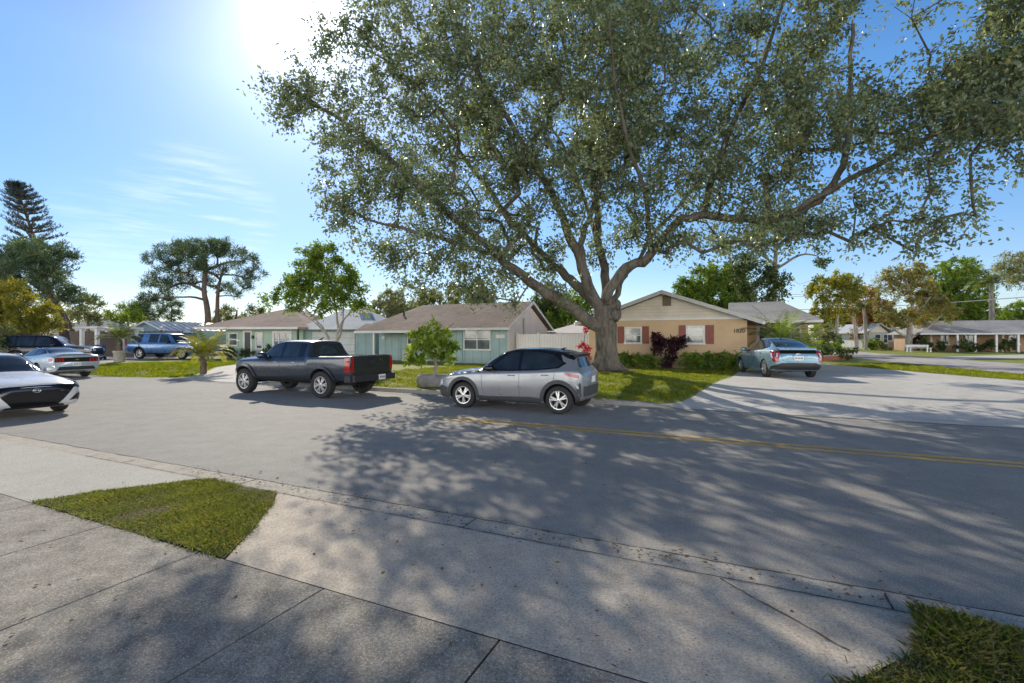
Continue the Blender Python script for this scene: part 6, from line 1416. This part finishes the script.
RG = [Vector((17.8, 15.2)), Vector((17.5, 18.5)), Vector((17.6, 22)), Vector((17.8, 27.4)), Vector((22.3, 28)), Vector((20.4, 20)), Vector((19.8, 17)), Vector((18.9, 12))]
grass('grass', 'sunny grass strip between driveway and side street', [tuple(p.xy) for p in RG], 60000, .07, .014, zl, .12, .3)
ML2 = [RF(-16.2, 13.3), RF(-9, 13.3), RF(-9, 26), RF(-14.5, 25.5)]
grass('grass', 'sunny lawn in front of the teal house', [tuple(p.xy) for p in ML2], 90000, .06, .015, zl, .25, .3)

# fallen leaves on paving
n = 900; s_ = np.concatenate([rng.uniform(-7, 6, 500), rng.uniform(-6, 9, 400)]); t_ = np.concatenate([rng.uniform(1.1, 4.6, 500), rng.uniform(4.3, 14, 400)])
edge = rng.random(n) < .45; t_[edge] = 4.15+rng.normal(size=edge.sum())*.10
pp = np.array([tuple(RF(a, b, .022 if b < 4.3 else .008)) for a, b in zip(s_, t_)])
a = rng.uniform(0, 6.28, n); d = np.column_stack([np.cos(a), np.sin(a), rng.uniform(0, .25, n)])
v, t = leaf_mesh(pp, unit(d), unit(np.column_stack([rng.normal(size=n)*.3, rng.normal(size=n)*.3, np.ones(n)])), .045*rng.uniform(.5, 1.4, n), .024*rng.uniform(.6, 1.3, n), np.full(n, .3), np.ones(n))
tag(quads_obj('fallen_leaves', v, t, M['litter']), 'dry fallen leaves scattered on the road and paving', 'leaves', None, 'stuff')

# brick planter wall by the side street
pw_ = MB(); p0 = onz(823, 361.5, .3); p1 = onz(851, 360.0, .3); q0 = Vector((p0.x, p0.y, zl(p0.x, p0.y)-.05)); q1 = Vector((p1.x, p1.y, q0.z)); dd = (q1-q0); nn = Vector((-dd.y, dd.x, 0)).normalized()*.2
pw_.slab([q0, q1, q1+nn, q0+nn], .34, (0, 0, 1)); wl = pw_.build('brick_wall', wallmat('red_brick_wall', (.28, .11, .07), lap=.08), None, fix=True); tag(wl, 'low red brick planter wall beside the side street', 'wall')
cp_ = MB(); up3 = Vector((0, 0, .343)); e = dd.normalized()*.03; cp_.slab([q0+up3-e-nn*.15, q1+up3+e-nn*.15, q1+up3+e+nn*1.15, q0+up3-e+nn*1.15], .05, (0, 0, 1)); cp_.build('coping', M['curb'], wl, fix=True)

# garden bench, wheeled bin, blue bin
def bench():
    p = at(919, 349, 51); b = Vector((p.x, 51, zl(p.x, 51))); r = empty('garden_bench', b, rad(-8), 'low white garden bench on the verge under the mottled tree', 'bench')
    mb = MB()
    for i in range(4): mb.box(-1.1, 1.1, -.28+i*.14, -.17+i*.14, .42, .46)
    mb.build('seat', M['white'], r)
    mb = MB()
    for i in range(2): mb.box(-1.1, 1.1, .29, .33, .55+i*.12, .64+i*.12)
    mb.build('backrest', M['white'], r)
    for x in (-.95, .95):
        mb = MB(); mb.box(x-.05, x+.05, -.26, -.18, 0, .419); mb.box(x-.05, x+.05, .22, .288, 0, .74); mb.box(x-.05, x+.05, -.179, .219, .34, .418); mb.build('leg', M['white'], r)
bench()
def bin_(label, p, col):
    r = empty('wheeled_bin', p, rad(-10), label, 'bin'); m_ = simple('bin_plastic', col, .5)
    mb = MB(); a = [(-.25, -.3, .08), (.25, -.3, .08), (.25, .3, .08), (-.25, .3, .08)]; c = [(-.3, -.36, 1.0), (.3, -.36, 1.0), (.3, .36, 1.0), (-.3, .36, 1.0)]
    mb.add(a+c, [(3, 2, 1, 0), (4, 5, 6, 7), (0, 1, 5, 4), (1, 2, 6, 5), (2, 3, 7, 6), (3, 0, 4, 7)]); mb.build('body', m_, r)
    mb = MB(); mb.slab([(-.32, -.4, 1.06), (.32, -.4, 1.06), (.32, .4, 1.1), (-.32, .4, 1.1)], .055); mb.build('lid', m_, r, fix=True)
    for x in (-.27, .27): mb = MB(); mb.lathe([(.001, -.03), (.11, -.03), (.11, .03), (.001, .03)], 16, (0, 0, 0)); o = mb.build('wheel', M['tyre'], r, True, 40, fix=True); o.location = (x, .3, .11); o.rotation_euler = (0, rad(90), 0)
p = at(945, 347, 55.2); bin_('dark green wheeled bin in front of the peach house', Vector((p.x, 55.2, zl(p.x, 55.2))), (.02, .10, .06))
for u, lab in ((93.5, 'blue wheeled bin beside the white carport post'), (97.8, 'second blue wheeled bin nearer the potted palm')):
    p = at(u, 346, 36.2); bin_(lab, Vector((p.x, 36.2, zl(p.x, 36.2))), (.05, .10, .22))

# overhead lines crossing the sky towards the far street, on poles beyond the frame
def pole(label, x, y):
    r = empty('utility_pole', (x, y, zl(x, y)), 0, label, 'pole'); mb = MB(); mb.tube([(0, 0, -.2), (0, 0, 9.6)], [.15, .10], 10); mb.build('post', BARK['brown'], r, True)
    mb = MB(); mb.box(-1.1, 1.1, -.06, .06, 8.7, 8.82); mb.build('cross_arm', BARK['brown'], r); return r
PA = Vector((62, 44)); PB = Vector((33, 88)); pole('wooden utility pole past the carport', *PA); pole('wooden utility pole far down the side street', *PB)
za = zl(*PA); zb_ = zl(*PB)
for k, (dx, dz, lab) in enumerate(((-1.0, 8.84, 'thin overhead wire, uppermost of the three'), (1.0, 8.6, 'thin overhead wire, middle of the three'), (0, 6.6, 'thick sagging overhead cable, lowest of the three'))):
    a = Vector((PA.x+dx, PA.y, za+dz)); b = Vector((PB.x+dx, PB.y, zb_+dz)); pts = []
    for i in range(25): t = i/24; q = a.lerp(b, t); q.z -= 1.0*4*t*(1-t); pts.append(q)
    mb = MB(); mb.tube(pts, .05 if k == 2 else .022, 5); tag(mb.build('overhead_wire', M['fascia_grey'] if k == 2 else M['black'], None, True), lab, 'wire', 'overhead wires by the side street')
